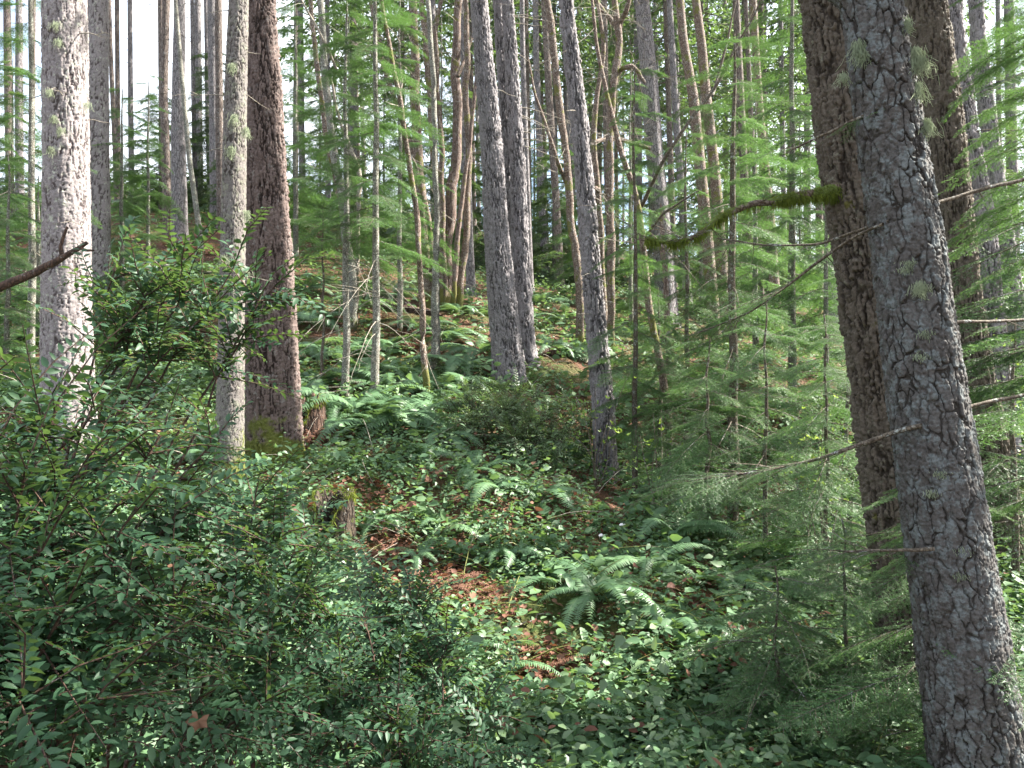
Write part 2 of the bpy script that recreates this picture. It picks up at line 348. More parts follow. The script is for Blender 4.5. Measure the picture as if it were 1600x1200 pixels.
def trunk_mesh(name, path, mat, sides, step, ztop, bark, seed, flare=.3):
    """path: rows (x, y, z, r) rising in z, relative to the base."""
    z0, z1 = path[0, 2], path[-1, 2]
    zs = np.concatenate([np.arange(z0, min(ztop, z1), step), np.arange(min(ztop, z1), z1, max(step * 6, .35)), [z1]])
    X = np.interp(zs, path[:, 2], path[:, 0]); Y = np.interp(zs, path[:, 2], path[:, 1]); R = np.interp(zs, path[:, 2], path[:, 3])
    k = int(max(3, .35 / step)) | 1; ker = np.hanning(k + 2)[1:-1]; ker /= ker.sum()
    def sm(a): return np.convolve(np.pad(a, k // 2, mode='edge'), ker, 'valid') if len(a) > k else a
    X, Y, R = sm(X), sm(Y), sm(R)
    th = np.arange(sides) / sides * 2 * np.pi
    n = len(zs)
    T = np.tile(th, n); Z = np.repeat(zs, sides); r = np.repeat(R, sides)
    fl = np.exp(-np.clip(Z, 0, None) / .22) * flare
    r = r * (1 + fl * (1 + .45 * np.cos(5 * T + seed) + .3 * np.cos(3 * T + seed * 2)))
    q = np.stack([np.cos(T) * r, np.sin(T) * r, Z], 1)
    r = r * (1 + .09 * (fbm(q * np.array([3., 3, .8]), seed, 2) - .5) * 2)
    pl = np.ones(len(T))
    if bark == 'furrow' or bark == 'plate' or bark == 'fine' or bark == 'ridge':
        sc, amp = {'furrow': ((34, 34, 4.0), .024), 'plate': ((22, 22, 8.0), .012), 'fine': ((44, 44, 16), .006), 'ridge': ((30, 30, 4.0), .013)}[bark]
        wq = q + .034 * np.stack([fbm(q * 22, seed + 5, 3), fbm(q * 22, seed + 6, 3), fbm(q * 22, seed + 7, 3) * 2.2], 1)
        F1, F2, ID = voro(wq * np.array(sc), seed)
        G1, G2, JD = voro((wq + .3) * np.array(sc) * np.array([1.9, 1.9, 2.3]), seed + 40)
        open_ = sstep(.30, .62, fbm(q * np.array([14., 14, 5]), seed + 3, 3))          # some cracks close up
        cw = {'furrow': .26, 'plate': .13, 'fine': .2, 'ridge': .2}[bark]
        pl = 1 - (1 - sstep(.015, cw, F2 - F1)) * (.40 + .60 * open_)
        p2 = 1 - (1 - sstep(.0, .16, G2 - G1)) * (1 - .6 * open_) * .75
        pl = pl * (.40 + .60 * p2)
        flake = np.abs(fbm(q * np.array([48., 48, 90]), seed + 2, 3) - .5) * 2          # curled scale edges
        d = amp * (pl - .8) + amp * .8 * (ID - .5) * pl + amp * .5 * (JD - .5) * pl + amp * .9 * (flake - .3)
        r = r + d
    V = np.stack([np.repeat(X, sides) + np.cos(T) * r, np.repeat(Y, sides) + np.sin(T) * r, Z], 1)
    i = np.arange(n - 1)[:, None] * sides; j = np.arange(sides)[None]; j2 = (j + 1) % sides
    Q = np.stack([i + j, i + j2, i + sides + j2, i + sides + j], -1).reshape(-1, 4)
    return mesh(name, V, Q, mat, {'plate': pl})

def trunk_path(pts, d, height, lean_keep=.35, rtop=.03):
    """pixel rows (px, py, width) from the bottom up, all at depth d -> base point and (x, y, z, r) rows relative to it."""
    W = np.array([[*P(a, b, d), c / 2 / F * d] for a, b, c in pts])
    if W[0, 2] > W[-1, 2]: W = W[::-1]
    # slide the foot along the lowest stretch onto the ground
    for _ in range(4):
        g = g1(W[0, 0], d)
        lo, hi = W[0], W[1]; k = (lo[0] - hi[0]) / min(lo[2] - hi[2], -.05) * .7
        if W[0, 2] > g: W = np.vstack([[lo[0] + (g - lo[2]) * k, d, g, lo[3] * 1.03], W])
        else: break
    gb = g1(W[0, 0], d); base = np.array([W[0, 0], d, gb])
    if W[0, 2] < gb - .02:
        xb = np.interp(gb, W[:, 2], W[:, 0]); rb = np.interp(gb, W[:, 2], W[:, 3]); base = np.array([xb, d, g1(xb, d)])
        W = np.vstack([[xb, d, base[2], rb], W[W[:, 2] > base[2] + .05]])
    W[:, :3] -= base
    W = np.vstack([[W[0, 0], W[0, 1], -.4, W[0, 3]], W])
    zt = W[-1, 2]
    if height > zt + .5:
        k = (W[-1, 0] - W[-2, 0]) / max(W[-1, 2] - W[-2, 2], .1)
        for f in (.3, .65, 1.):
            z = zt + (height - zt) * f
            W = np.vstack([W, [W[-1, 0] + k * lean_keep * (height - zt) * .33, W[-1, 1], z, W[-1, 3] * (1 - f) ** .0 * (1 - .32 * (f if f < 1 else 2.6)) if f < 1 else rtop]])
    return base, W

# ------------------------------------------------------------------ foliage pieces
def cards(T, FT, pos, dx, nz, sc, tint=None):
    """copies of a small template: T (k,3) along +x; per copy position, direction, normal, scale."""
    dx = dx / (np.linalg.norm(dx, axis=1)[:, None] + 1e-9)
    nz = nz - (nz * dx).sum(1)[:, None] * dx; nz /= np.linalg.norm(nz, axis=1)[:, None] + 1e-9
    ny_ = np.cross(nz, dx); sc = np.broadcast_to(np.asarray(sc, float), (len(pos),))
    V = pos[:, None] + sc[:, None, None] * (T[None, :, 0:1] * dx[:, None] + T[None, :, 1:2] * ny_[:, None] + T[None, :, 2:3] * nz[:, None])
    Fc = FT[None] + (np.arange(len(pos)) * len(T))[:, None, None]
    t = np.repeat(tint if tint is not None else RNG.random(len(pos)), len(T))
    return V.reshape(-1, 3), Fc.reshape(-1, FT.shape[1]), t

def leaf_template(w1, w2, fold=.08, curl=.12):
    ts = [0, .3, .66, 1.]; z = lambda t: -curl * t * t
    T = np.array([[0, 0, 0], [.3, 0, z(.3)], [.66, 0, z(.66)], [1, 0, z(1)], [.3, w1, z(.3) + fold], [.66, w2, z(.66) + fold], [.3, -w1, z(.3) + fold], [.66, -w2, z(.66) + fold]])
    Ft = np.array([[0, 1, 4], [1, 2, 5], [1, 5, 4], [2, 3, 5], [0, 6, 1], [1, 6, 7], [1, 7, 2], [2, 7, 3]])
    return T, Ft
SALAL = leaf_template(.27, .25); HUCK = leaf_template(.205, .165, .06, .2); BUDL = leaf_template(.16, .17, .05, .1)
BUDW = leaf_template(.30, .22, .07, .15); DEADL = leaf_template(.34, .36, .16, -.2)
NEEDLE = (np.array([[0, -.13, 0], [1, 0, -.05], [0, .13, 0]]), np.array([[0, 1, 2]]))
SPRIG = (np.array([[0, -.13, 0], [.55, -.16, .03], [1, 0, -.1], [.55, .16, .03], [0, .13, 0]]), np.array([[0, 1, 3], [0, 3, 4], [1, 2, 3]]))

def unit(a): return a / (np.linalg.norm(a, axis=-1, keepdims=True) + 1e-9)

def bough_mesh(name, L, seed, leafmat, needle=.015, spacing=.008, sidestep=.045, sub=True, substep=.035, dense=1., stem_r=.006, droop=.3, spread=.36):
    """a flat drooping conifer bough along +x: branch wood (slot 0), needles (slot 1)."""
    rg = np.random.default_rng(seed)
    def ax(t): return np.stack([L * t, .06 * L * np.sin(t * 3 + seed) * t, -droop * L * t ** 2.2], -1)
    twigs = []          # start, end, radius
    n = int(L / sidestep)
    ts = np.linspace(.10, .985, n)
    sub_list = []
    for i, t in enumerate(ts):
        for sgn in (-1, 1):
            if rg.random() > .93 * dense: continue
            l = L * spread * (1 - t) ** .65 * (.55 + .6 * rg.random()) * min(1, .35 + t * 3) + .03
            a = math.radians(rg.uniform(42, 66))
            s = ax(np.array(t)); e = s + l * np.array([math.cos(a), sgn * math.sin(a), -.12 - .35 * rg.random()])
            twigs.append((s, e, .0016))
            if sub and l > .05:
                m = int(l / substep)
                for j in range(m):
                    f = (j + .7) / (m + .6); ps = s + (e - s) * f
                    ll = l * .42 * (1 - f) ** .7 * (.6 + .6 * rg.random()) + .015
                    b = a + (1 if j % 2 else -1) * math.radians(rg.uniform(38, 58))
                    pe = ps + ll * np.array([math.cos(b), sgn * math.sin(b), -.25 - .2 * rg.random()])
                    sub_list.append((ps, pe, .0009))
    main = ax(np.linspace(0, 1, 10)); mr = np.linspace(stem_r, .0012, 10)
    woods = [tube(main, mr, 4)]
    for s, e, r in twigs: woods.append(tube([s, (s + e) / 2 + [0, 0, .01], e], [r, r * .8, r * .4], 3))
    WV, WQ = joinq(woods)
    WT = np.concatenate([WQ[:, [0, 1, 2]], WQ[:, [0, 2, 3]]])
    pos = []; dr = []; tb = []
    for lst in (twigs, sub_list, [(main[k], main[k + 1], 0) for k in range(4, 9)]):
        for s, e, r in lst:
            l = np.linalg.norm(e - s); m = max(2, int(l / spacing)); d = (e - s) / l
            side = np.cross(d, [0, 0, 1.]); side /= np.linalg.norm(side) + 1e-9
            f = (np.arange(m) + rg.random(m)) / m; sg = np.where(np.arange(m) % 2, 1, -1)
            pos.append(s + (e - s) * f[:, None]); dr.append(d * .55 + side * sg[:, None] * .9 + rg.normal(0, .22, (m, 3)))
            tb.append(np.full(m, np.clip(rg.normal(.45, .2), 0, 1)) + .25 * f * (s[0] / L))
    pos = np.concatenate(pos); dr = np.concatenate(dr); tb = np.clip(np.concatenate(tb), 0, 1)
    up = np.tile([0, 0, 1.], (len(pos), 1)) + rg.normal(0, .35, (len(pos), 3))
    NV, NF, nt_ = cards(NEEDLE[0], NEEDLE[1], pos, dr, up, needle * (.75 + .5 * rg.random(len(pos))), tb)
    V = np.concatenate([WV, NV]); Fa = np.concatenate([WT, NF + len(WV)])
    mi = np.concatenate([np.zeros(len(WT)), np.ones(len(NF))])
    return mesh(name, V, Fa, [M['twig'], leafmat], {'tint': np.concatenate([np.full(len(WV), .4), nt_]), 'plate': np.ones(len(V))}, mi)

FINE = [bough_mesh('hemlock_bough', 1.15, 100 + i, M['hemlock'], needle=.024, spacing=.0075, sidestep=.04, droop=.18 + .05 * i) for i in range(5)]
NEARB = [bough_mesh('near_hemlock_bough', 1.1, 120 + i, M['hemlock'], needle=.019, spacing=.0062, sidestep=.075, substep=.052, droop=.15 + .05 * i, dense=.88, spread=.42) for i in range(5)]
MIDB = [bough_mesh('conifer_bough', 1.3, 140 + i, M['hemlock'], needle=.038, spacing=.014, sidestep=.05, droop=.2 + .06 * i, dense=.9) for i in range(4)]
FARB = [bough_mesh('far_conifer_bough', 1.6, 170 + i, M['canopy'], needle=.09, spacing=.035, sidestep=.08, droop=.22 + .06 * i, dense=.85) for i in range(4)]

def crown_mesh(name, H, R, n, seed, per=40):
    """upper crown of a tall conifer, H high: drooping boughs of needle sprigs; returns (wood mesh, needle mesh)."""
    rg = np.random.default_rng(seed); woods = []; pos = []; dr = []; tb = []
    for k in range(n):
        f = ((k + rg.random()) / n) ** .9; z = H * f; az = k * 2.399 + rg.uniform(-.5, .5)
        L = R * (1 - f) ** .62 * (.55 + .6 * rg.random()) * min(1, .55 + f * 2.5) + .25
        o = np.array([math.cos(az), math.sin(az), 0]); s = np.array([-o[1], o[0], 0])
        t = np.linspace(0, 1, 6)[:, None]; rise = .25 * f - .12
        pth = np.array([0, 0, z]) + o * L * t + np.array([0, 0, 1.]) * (rise * L * t - .32 * L * t ** 2)
        woods.append(tube(pth, np.linspace(.028, .006, 6) * (1.2 - .7 * f), 3))
        m = int(per * L)
        tt = rg.random(m) ** .7 * .93 + .07; w_ = L * .32 * (1 - tt) ** .6 * np.minimum(1, tt * 3) + .05
        off = rg.uniform(-1, 1, m) * w_
        c = np.stack([np.interp(tt, t[:, 0], pth[:, q]) for q in range(3)], 1) + s * off[:, None] + np.array([0, 0, 1.]) * (-.3 * np.abs(off)[:, None] + rg.normal(0, .05, (m, 1)))
        pos.append(c); dr.append(o * .7 + s * np.sign(off)[:, None] * .7 + np.array([0, 0, -.35]) + rg.normal(0, .3, (m, 3))); tb.append(np.clip(rg.normal(.45, .22) + rg.normal(0, .15, m), 0, 1))
    pos = np.concatenate(pos); dr = np.concatenate(dr); tb = np.concatenate(tb)
    up = np.tile([0, 0, 1.], (len(pos), 1)) + rg.normal(0, .4, (len(pos), 3))
    V, Fc, t_ = cards(SPRIG[0], SPRIG[1], pos, dr, up, .2 * (.6 + .7 * rg.random(len(pos))), tb)
    WV, WQ = joinq(woods)
    return mesh(name + '_limbs', WV, WQ, M['twig']), mesh(name, V, Fc, M['canopy'], {'tint': t_})
CROWNS = [crown_mesh('conifer_crown', 13, 2.5, 70, 300 + i) for i in range(4)]
SPARSE = [crown_mesh('sparse_crown', 13, 2.3, 24, 320 + i, 30) for i in range(3)]

def add_crown(root, top, z0, z1, sparse=False, wide=1., lean=(0, 0)):
    L_, N_ = random.choice(SPARSE if sparse else CROWNS)
    s = (z1 - z0) / 13.0; r = random.uniform(0, 6.28)
    sx = s ** .5 * wide
    c = link('crown', N_, root, loc=top, rot=(0, 0, r), scale=(sx, sx, s))
    link('limbs', L_, c)
    return c

# ------------------------------------------------------------------ tall trees read off the photograph
SEED = [10]
def tall_tree(name, label, d, pts, mat, bark=None, sides=40, step=.03, height=20, crown=.5, cat='tree', group=None, flare=.3, sparse=True, wide=1., vis=None, rtop=.03):
    SEED[0] += 1
    base, W = trunk_path(pts, d, height, rtop=rtop)
    root = thing(name, label, cat, base, group)
    ztop = (vis if vis is not None else 620 / F * d - base[2])
    link('trunk', trunk_mesh(name + '_trunk', W, mat, sides, step, ztop, bark, SEED[0], flare), root)
    if crown:
        z0 = height * crown; x0 = np.interp(z0, W[:, 2], W[:, 0])
        add_crown(root, (x0, 0, z0), z0, height + .5, sparse, wide)
    return root, W, base

def stubs(root, W, zlo, zhi, n, mat, ln=(.2, .7), r0=.006, seed=0, az0=None, down=.25):
    """short dead branches on a trunk, each its own part."""
    rg = np.random.default_rng(seed + 900)
    for k in range(n):
        z = rg.uniform(zlo, zhi); az = rg.uniform(0, 6.28) if az0 is None else rg.normal(az0, .6)
        c = np.array([np.interp(z, W[:, 2], W[:, 0]), np.interp(z, W[:, 2], W[:, 1]), z]); r = np.interp(z, W[:, 2], W[:, 3])
        o = np.array([math.cos(az), math.sin(az), 0]); l = rg.uniform(*ln)
        t = np.linspace(0, 1, 6)[:, None]
        pth = c + o * (r * .7 + l * t) + np.array([0, 0, 1.]) * (-down * l * t ** 1.5 + rg.normal(0, .03) * t) + rg.normal(0, .012, (6, 3)) * t
        parts = [tube(pth, np.linspace(r0, r0 * .25, 6), 4)]
        for q in range(int(l / .16)):
            f = rg.uniform(.3, .95); s = np.array([np.interp(f, t[:, 0], pth[:, m]) for m in range(3)])
            e = s + l * .3 * (o * .7 + np.array([-o[1], o[0], 0]) * rg.choice([-1, 1]) * .7 + np.array([0, 0, rg.uniform(-.5, .2)]))
            parts.append(tube([s, e], [r0 * .4, r0 * .15], 3))
        v, q_ = joinq(parts)
        link('dead_branch', mesh('dead_branch', v, q_, mat), root)

T = {}
T['A'] = tall_tree('fir_tree', 'pale sunlit fir trunk at far left rising behind the glossy dark shrub', 8.3,
    [(105, 705, 78), (105, 590, 75), (104, 400, 70), (103, 200, 66), (101, 0, 62)], M['fir_pale'], 'ridge', 120, .011, 24, .5, flare=.12)
T['B'] = tall_tree('fir_tree', 'lichen-spotted pale trunk standing just right of and behind the leftmost fir', 15,
    [(152, 345, 36), (152, 180, 34), (152, 0, 31)], M['fir_pale'], 'ridge', 60, .03, 24, .5)
T['C'] = tall_tree('fir_tree', 'slim lichen-covered trunk with mossy foot directly in front of big brown fir', 7.1,
    [(358, 752, 46), (360, 620, 42), (362, 480, 40), (365, 300, 39), (368, 150, 36), (373, 0, 31)], M['thin_lichen'], 'fine', 90, .011, 17, .5, flare=.1)
T['D'] = tall_tree('fir_tree', 'thick reddish-brown furrowed fir with yellow-green moss round its foot', 7.9,
    [(430, 724, 84), (426, 600, 82), (422, 480, 77), (419, 350, 68), (413, 200, 58), (408, 0, 44)], M['fir_purple'], 'furrow', 150, .010, 26, .5, flare=.14)
T['M1'] = tall_tree('fir_tree', 'thickest grey fir of the close cluster in the centre, front stem', 11.5,
    [(795, 582, 50), (785, 480, 44), (777, 380, 40), (766, 200, 33), (748, 0, 26)], M['fir_grey'], 'furrow', 110, .014, 25, .5, flare=.12)
T['M2'] = tall_tree('fir_tree', 'slim grey fir squeezed between the two larger stems of the centre cluster', 12.4,
    [(806, 565, 30), (800, 400, 27), (794, 250, 22), (779, 0, 17)], M['fir_grey'], 'furrow', 70, .02, 22, .5)
T['M3'] = tall_tree('fir_tree', 'right-hand fir of the centre cluster with a bright sunlit edge', 12.1,
    [(820, 556, 34), (814, 400, 29), (808, 250, 25), (793, 0, 18)], M['fir_grey'], 'furrow', 80, .018, 24, .5)
T['N'] = tall_tree('fir_tree', 'slender grey trunk leaning left, right of the centre cluster', 9.0,
    [(948, 745, 36), (941, 620, 34), (929, 480, 31), (917, 330, 28), (904, 180, 25), (884, 0, 22)], M['fir_grey'], 'furrow', 90, .013, 20, .5, flare=.15)
T['U'] = tall_tree('fir_tree', 'big grey plated trunk crusted with pale lichen leaning across the right foreground', 3.6,
    [(1532, 1230, 142), (1523, 1150, 138), (1482, 850, 120), (1440, 550, 112), (1418, 380, 108), (1390, 200, 100), (1362, 0, 92)], M['plate_grey'], 'plate', 260, .0048, 17, .74, flare=.1)
T['V'] = tall_tree('hemlock_tree', 'brown hemlock trunk tucked right behind the grey lichened foreground trunk, bearing a mossy limb', 4.6,
    [(1435, 1140, 104), (1418, 900, 102), (1402, 760, 102), (1385, 600, 104), (1362, 400, 106), (1337, 250, 106), (1308, 0, 104)], M['hemlock_brown'], 'furrow', 170, .008, 18, .72, flare=.12)
T['W'] = tall_tree('hemlock_tree', 'brown furrowed trunk seen just right of the grey lichened foreground trunk', 7.2,
    [(1543, 690, 60), (1523, 600, 56), (1507, 480, 54), (1491, 350, 56), (1472, 170, 58), (1446, 0, 60)], M['hemlock_brown'], 'furrow', 110, .013, 20, .74)
T['X'] = tall_tree('fir_tree', 'grey scaly trunk leaning left behind the brown trunk near the right edge', 9.5,
    [(1572, 690, 38), (1553, 530, 36), (1537, 350, 34), (1510, 200, 33), (1484, 0, 30)], M['fir_grey'], 'furrow', 80, .016, 20, .74)
T['Y'] = tall_tree('fir_tree', 'thin grey trunk farthest right, tilted against the bright woodland', 13,
    [(1598, 580, 30), (1585, 480, 28), (1570, 367, 26), (1550, 233, 24), (1528, 60, 22)], M['fir_grey'], 'furrow', 60, .025, 20, .72)
stubs(T['A'][0], T['A'][1], 2.0, 5.0, 7, M['twig_pale'], (.3, .9), .007, 1)
stubs(T['C'][0], T['C'][1], 1.2, 4.4, 9, M['twig_pale'], (.15, .5), .005, 2)
stubs(T['N'][0], T['N'][1], 1.8, 5.4, 11, M['twig_pale'], (.15, .5), .006, 3)
stubs(T['M3'][0], T['M3'][1], 2.2, 6.2, 12, M['twig_pale'], (.3, .9), .008, 4, 0)
stubs(T['M1'][0], T['M1'][1], 3.2, 6.2, 5, M['twig_pale'], (.1, .35), .008, 5, 0)
stubs(T['X'][0], T['X'][1], 1.8, 5.2, 6, M['twig'], (.3, .8), .007, 6)

for k, (x_, y_, h_) in enumerate([(4.7, 2.5, 15), (6.9, 3.3, 17), (5.6, .6, 15)]):  # unseen conifers, added right of the view to shade the left shrubs
    r_ = thing('dense_conifer', 'unseen conifer added outside the right edge to shade the left shrubs', 'tree', (x_, y_, g1(x_, y_)), 'added shade conifers beyond the right edge')
    zz = np.linspace(-.3, h_, 10); link('trunk', trunk_mesh('dense_conifer_trunk', np.stack([zz * 0, zz * 0, zz, .2 * (1 - .9 * np.clip(zz / h_, 0, 1))], 1), M['hemlock_brown'], 16, .2, h_, None, 70 + k), r_)
    add_crown(r_, (0, 0, 4.3), 4.3, h_ + .4, k != 0, 1.)

# slim mid-distance trunks
MID = [
 ('fir_tree', 'dark straight trunk on the left skyline just left of the grey ridge trunk', 21, [(262, 345, 14), (256, 150, 12), (260, 0, 11)], 'far_brown'),
 ('fir_tree', 'smooth grey trunk on the left ridge with sunlit right side above red bracken', 20, [(281, 352, 24), (278, 200, 21), (281, 0, 17)], 'far_grey'),
 ('fir_tree', 'thin pale trunk leaning left on the ridge, crossing behind the grey ridge trunk', 19, [(312, 362, 9), (296, 250, 8), (284, 120, 7), (274, 0, 6)], 'sapling'),
 ('fir_tree', 'dark thin trunk half hidden behind the slim lichen-covered trunk', 22, [(346, 345, 14), (343, 200, 12), (341, 0, 11)], 'far_brown'),
 ('fir_tree', 'bluish thin trunk against white sky between the two leftmost ridge trunks', 30, [(206, 320, 9), (204, 150, 8), (203, 0, 7)], 'far_grey'),
 ('fir_tree', 'slim grey trunk at the far left edge in front of bright sky', 24, [(32, 380, 13), (30, 200, 12), (30, 0, 10)], 'far_grey'),
 ('fir_tree', 'short dark thin trunk on the skyline right of the lichen-spotted pale trunk', 28, [(183, 330, 8), (178, 200, 7), (172, 60, 6)], 'far_brown'),
 ('fir_tree', 'faint thin trunk on the skyline left of the slim lichen-covered trunk', 30, [(330, 330, 9), (325, 200, 8), (322, 0, 7)], 'far_grey'),
 ('fir_tree', 'pale thin trunk on the skyline between grey ridge trunk and slim lichen trunk', 27, [(306, 345, 8), (303, 200, 7), (300, 0, 6)], 'far_grey'),
 ('fir_tree', 'dark slim trunk right of the slender leaning grey trunk, far behind', 24, [(955, 480, 12), (948, 250, 10), (944, 0, 9)], 'far_brown'),
 ('fir_tree', 'tall pale grey trunk with sunlit edge behind the crooked vine maple', 17.5, [(1042, 490, 34), (1032, 330, 31), (1022, 233, 28), (1014, 120, 26), (1003, 0, 22)], 'far_grey'),
 ('maple_tree', 'mossy slim trunk, left one of the leaning pair above the mossy limb', 15.5, [(1114, 480, 20), (1101, 333, 18), (1091, 233, 17), (1083, 150, 16), (1068, 67, 14), (1062, 0, 13)], 'mossy'),
 ('maple_tree', 'mossy slim trunk, right one of the leaning pair above the mossy limb', 16, [(1132, 480, 20), (1121, 317, 18), (1113, 233, 17), (1103, 150, 16), (1096, 67, 15), (1087, 0, 13)], 'mossy'),
 ('fir_tree', 'thin brown trunk behind hemlock sprays, left of three upper right of centre', 21, [(1170, 470, 14), (1164, 300, 13), (1157, 150, 12), (1150, 0, 11)], 'far_brown'),
 ('maple_tree', 'mossy reddish trunk standing over the mossy limb, behind hemlock sprays', 18, [(1212, 480, 17), (1204, 353, 15), (1194, 250, 14), (1187, 180, 13), (1176, 0, 12)], 'mossy'),
 ('fir_tree', 'very thin dark trunk beside the mossy reddish trunk over the limb', 23, [(1190, 470, 9), (1183, 330, 9), (1174, 200, 8), (1165, 0, 7)], 'far_brown'),
 ('fir_tree', 'grey trunk left of the leaning mossy pair, sky behind it', 23, [(1074, 470, 14), (1066, 320, 12), (1055, 160, 11), (1046, 0, 9)], 'far_grey'),
 ('fir_tree', 'left trunk of the close pair in the sunny clearing right of the mossy limb', 19, [(1300, 495, 18), (1296, 350, 17), (1282, 150, 15), (1270, 0, 13)], 'far_grey'),
 ('fir_tree', 'right trunk of the close pair in the sunny clearing, edge lit white', 20, [(1318, 490, 18), (1310, 350, 17), (1297, 150, 15), (1285, 0, 13)], 'far_grey'),
 ('fir_tree', 'thin trunk just right of the centre cluster, first of the far row', 20, [(829, 450, 10), (824, 300, 9), (817, 100, 8)], 'far_grey'),
 ('fir_tree', 'far grey trunk, second right of the centre cluster on the slope crest', 26, [(852, 432, 12), (846, 300, 11), (838, 100, 10)], 'far_grey'),
 ('fir_tree', 'far trunk with reddish foot on the slope crest behind the leaning grey trunk', 23, [(876, 452, 14), (870, 330, 12), (858, 150, 11), (850, 0, 10)], 'far_brown'),
 ('fir_tree', 'grey-purple trunk foot directly left of the centre cluster, farther back', 18, [(737, 470, 15), (733, 380, 13), (728, 200, 12), (722, 0, 10)], 'far_grey'),
]
for i, (nm, lb, d, pts, mt) in enumerate(MID):
    r_, W_, b_ = tall_tree(nm, lb, d, pts, M[mt], None, 14, .12, 17 + (i * 7 % 6), .55, sparse=True, flare=.25, group='slim trunks in the middle distance')
    if mt != 'mossy': stubs(r_, W_, 3, 9, 4, M['twig'], (.3, .9), .01, 40 + i)

# farther trunks: set out at random on the hillside, then named by their order from the left
far = []
zones = [(-60, 470, 11, 24, 46), (470, 730, 9, 26, 44), (730, 1010, 17, 24, 52), (1010, 1340, 18, 24, 50), (1440, 1720, 8, 20, 42), (470, 1760, 19, 46, 78)]
rf = random.Random(21)
for zi, (x0, x1, n, d0, d1) in enumerate(zones):
    for k in range(n):
        far.append((zi, x0 + (k + rf.uniform(.1, .9)) * (x1 - x0) / n, rf.uniform(d0, d1)))
znames = ['on the left skyline', 'behind the mossy maple clump', 'behind the centre cluster', 'behind the mossy limb', 'right of foreground trunks', 'in the farthest dark row']
cnt = {}
for zi, px, d in sorted(far):
    n = zones[zi][2]; k = cnt.get(zi, 0); cnt[zi] = k + 1
    dia = rf.uniform(.2, .38); wpx = dia / d * F; ln = rf.uniform(-14, 4)
    nm = 'distant_conifer'
    lb = 'distant thin conifer ' + znames[zi] + ', ' + ordw(k, n) + ' there'
    H = rf.uniform(17, 24)
    fr_, fw_, fb_ = tall_tree(nm, lb, d, [(px, 420, wpx), (px + ln, 0, wpx * .8)], M[rf.choice(['far_grey', 'far_grey', 'far_brown'])], None, 10, .3,
              H + (4 if zi == 5 else 0), {0: .62, 1: .32, 2: .38, 3: .34, 4: .55, 5: .10}[zi], group='distant conifers ' + znames[zi], sparse=(zi in (0, 4) or (zi != 5 and rf.random() < .3)), wide=1.0)
    if d < 38: stubs(fr_, fw_, 2.5, 10, 4, M['twig'], (.4, 1.3), .014, 300 + len(cnt) * 50 + k)

# ------------------------------------------------------------------ mossy maples with limbs
def limb(root, base, pts, d, mat, name='limb', dy=None, n=26, sides=8, seed=0, parent=None):
    pw = []
    for i, (a, b, c) in enumerate(pts):
        dd = d + (dy[i] if dy else 0)
        pw.append([*P(a, b, dd), c / 2 / F * dd])
    pw = smooth_path(pw, n); rg = np.random.default_rng(seed)
    jit = rg.normal(0, .3, (n, 3)); jit = (np.roll(jit, 1, 0) + jit + np.roll(jit, -1, 0)) / 3; jit[0] = jit[-1] = 0; jit = jit * pw[:, 3:4]; rj = rg.uniform(.86, 1.14, n); rj = (np.roll(rj, 1) + rj + np.roll(rj, -1)) / 3
    v, q = tube(pw[:, :3] - base + jit, pw[:, 3] * rj, sides)
    o = link(name, mesh(name, v, q, mat, {'plate': np.ones(len(v))}), parent or root)
    return o, pw

def twiglets(root, paths, base, n, ln, mat, seed, r=.0055, name='twigs'):
    """fine bare side twigs along limb paths, too small to pick apart."""
    rg = np.random.default_rng(seed); parts = []
    for k in range(n):
        pw = paths[rg.integers(len(paths))]; i = rg.integers(2, len(pw) - 1)
        s = pw[i, :3]; l = rg.uniform(*ln); d = rg.normal(0, 1, 3); d[2] = d[2] * .5 - .05; d /= np.linalg.norm(d)
        t = np.linspace(0, 1, 5)[:, None]; b = rg.normal(0, .18, 3)
        p = s + d * l * t + b * l * t ** 2
        parts.append(tube(p, np.linspace(r, r * .3, 5), 3))
        for q in range(3):
            f = rg.uniform(.3, .9); ss = s + d * l * f + b * l * f * f
            parts.append(tube([ss, ss + (d + rg.normal(0, .7, 3)) * l * .3], [r * .5, r * .2], 3))
    v, q = joinq(parts); v = v - base
    o = link(name, mesh(name, v, q, mat, {'plate': np.ones(len(v))}), root); o['kind'] = 'stuff'
    return o

def maple(name, label, d, stems, limbs_, nt_, seed, cat='tree', ln=(.4, 1.3), tw=M['twig_pale']):
    b0 = P(stems[0][0][0][0], stems[0][0][0][1], d); base = np.array([b0[0], d, g1(b0[0], d)])
    root = thing(name, label, cat, base); paths = []
    for i, (pts, mt) in enumerate(stems):
        lo = P(pts[0][0], pts[0][1], d); gb = g1(lo[0], d)
        pts = list(pts)
        py_g = 600 - (gb - .25) * F / d
        if py_g > pts[0][1]: pts = [(pts[0][0], py_g, pts[0][2] * 1.2)] + pts
        t0, t1 = pts[-2], pts[-1]      # grow on past the top of the frame
        if t1[1] <= 5: pts.append((t1[0] + (t1[0] - t0[0]) * 2.0 + (i % 3 - 1) * 40, -420, t1[2] * .35))
        o, pw = limb(root, base, pts, d, M[mt], 'stem', n=60, sides=10, seed=seed + i, dy=[0] + [((i * 37) % 5 - 2) * .14] * (len(pts) - 1)); paths.append(pw)
    for i, (pts, mt) in enumerate(limbs_):
        o, pw = limb(root, base, pts, d, M[mt], 'limb', n=24, sides=7, seed=seed + 50 + i, dy=[0] + [((i * 53) % 7 - 3) * .2] * (len(pts) - 1)); paths.append(pw)
    if nt_: twiglets(root, paths, base, nt_, ln, tw, seed)
    return root

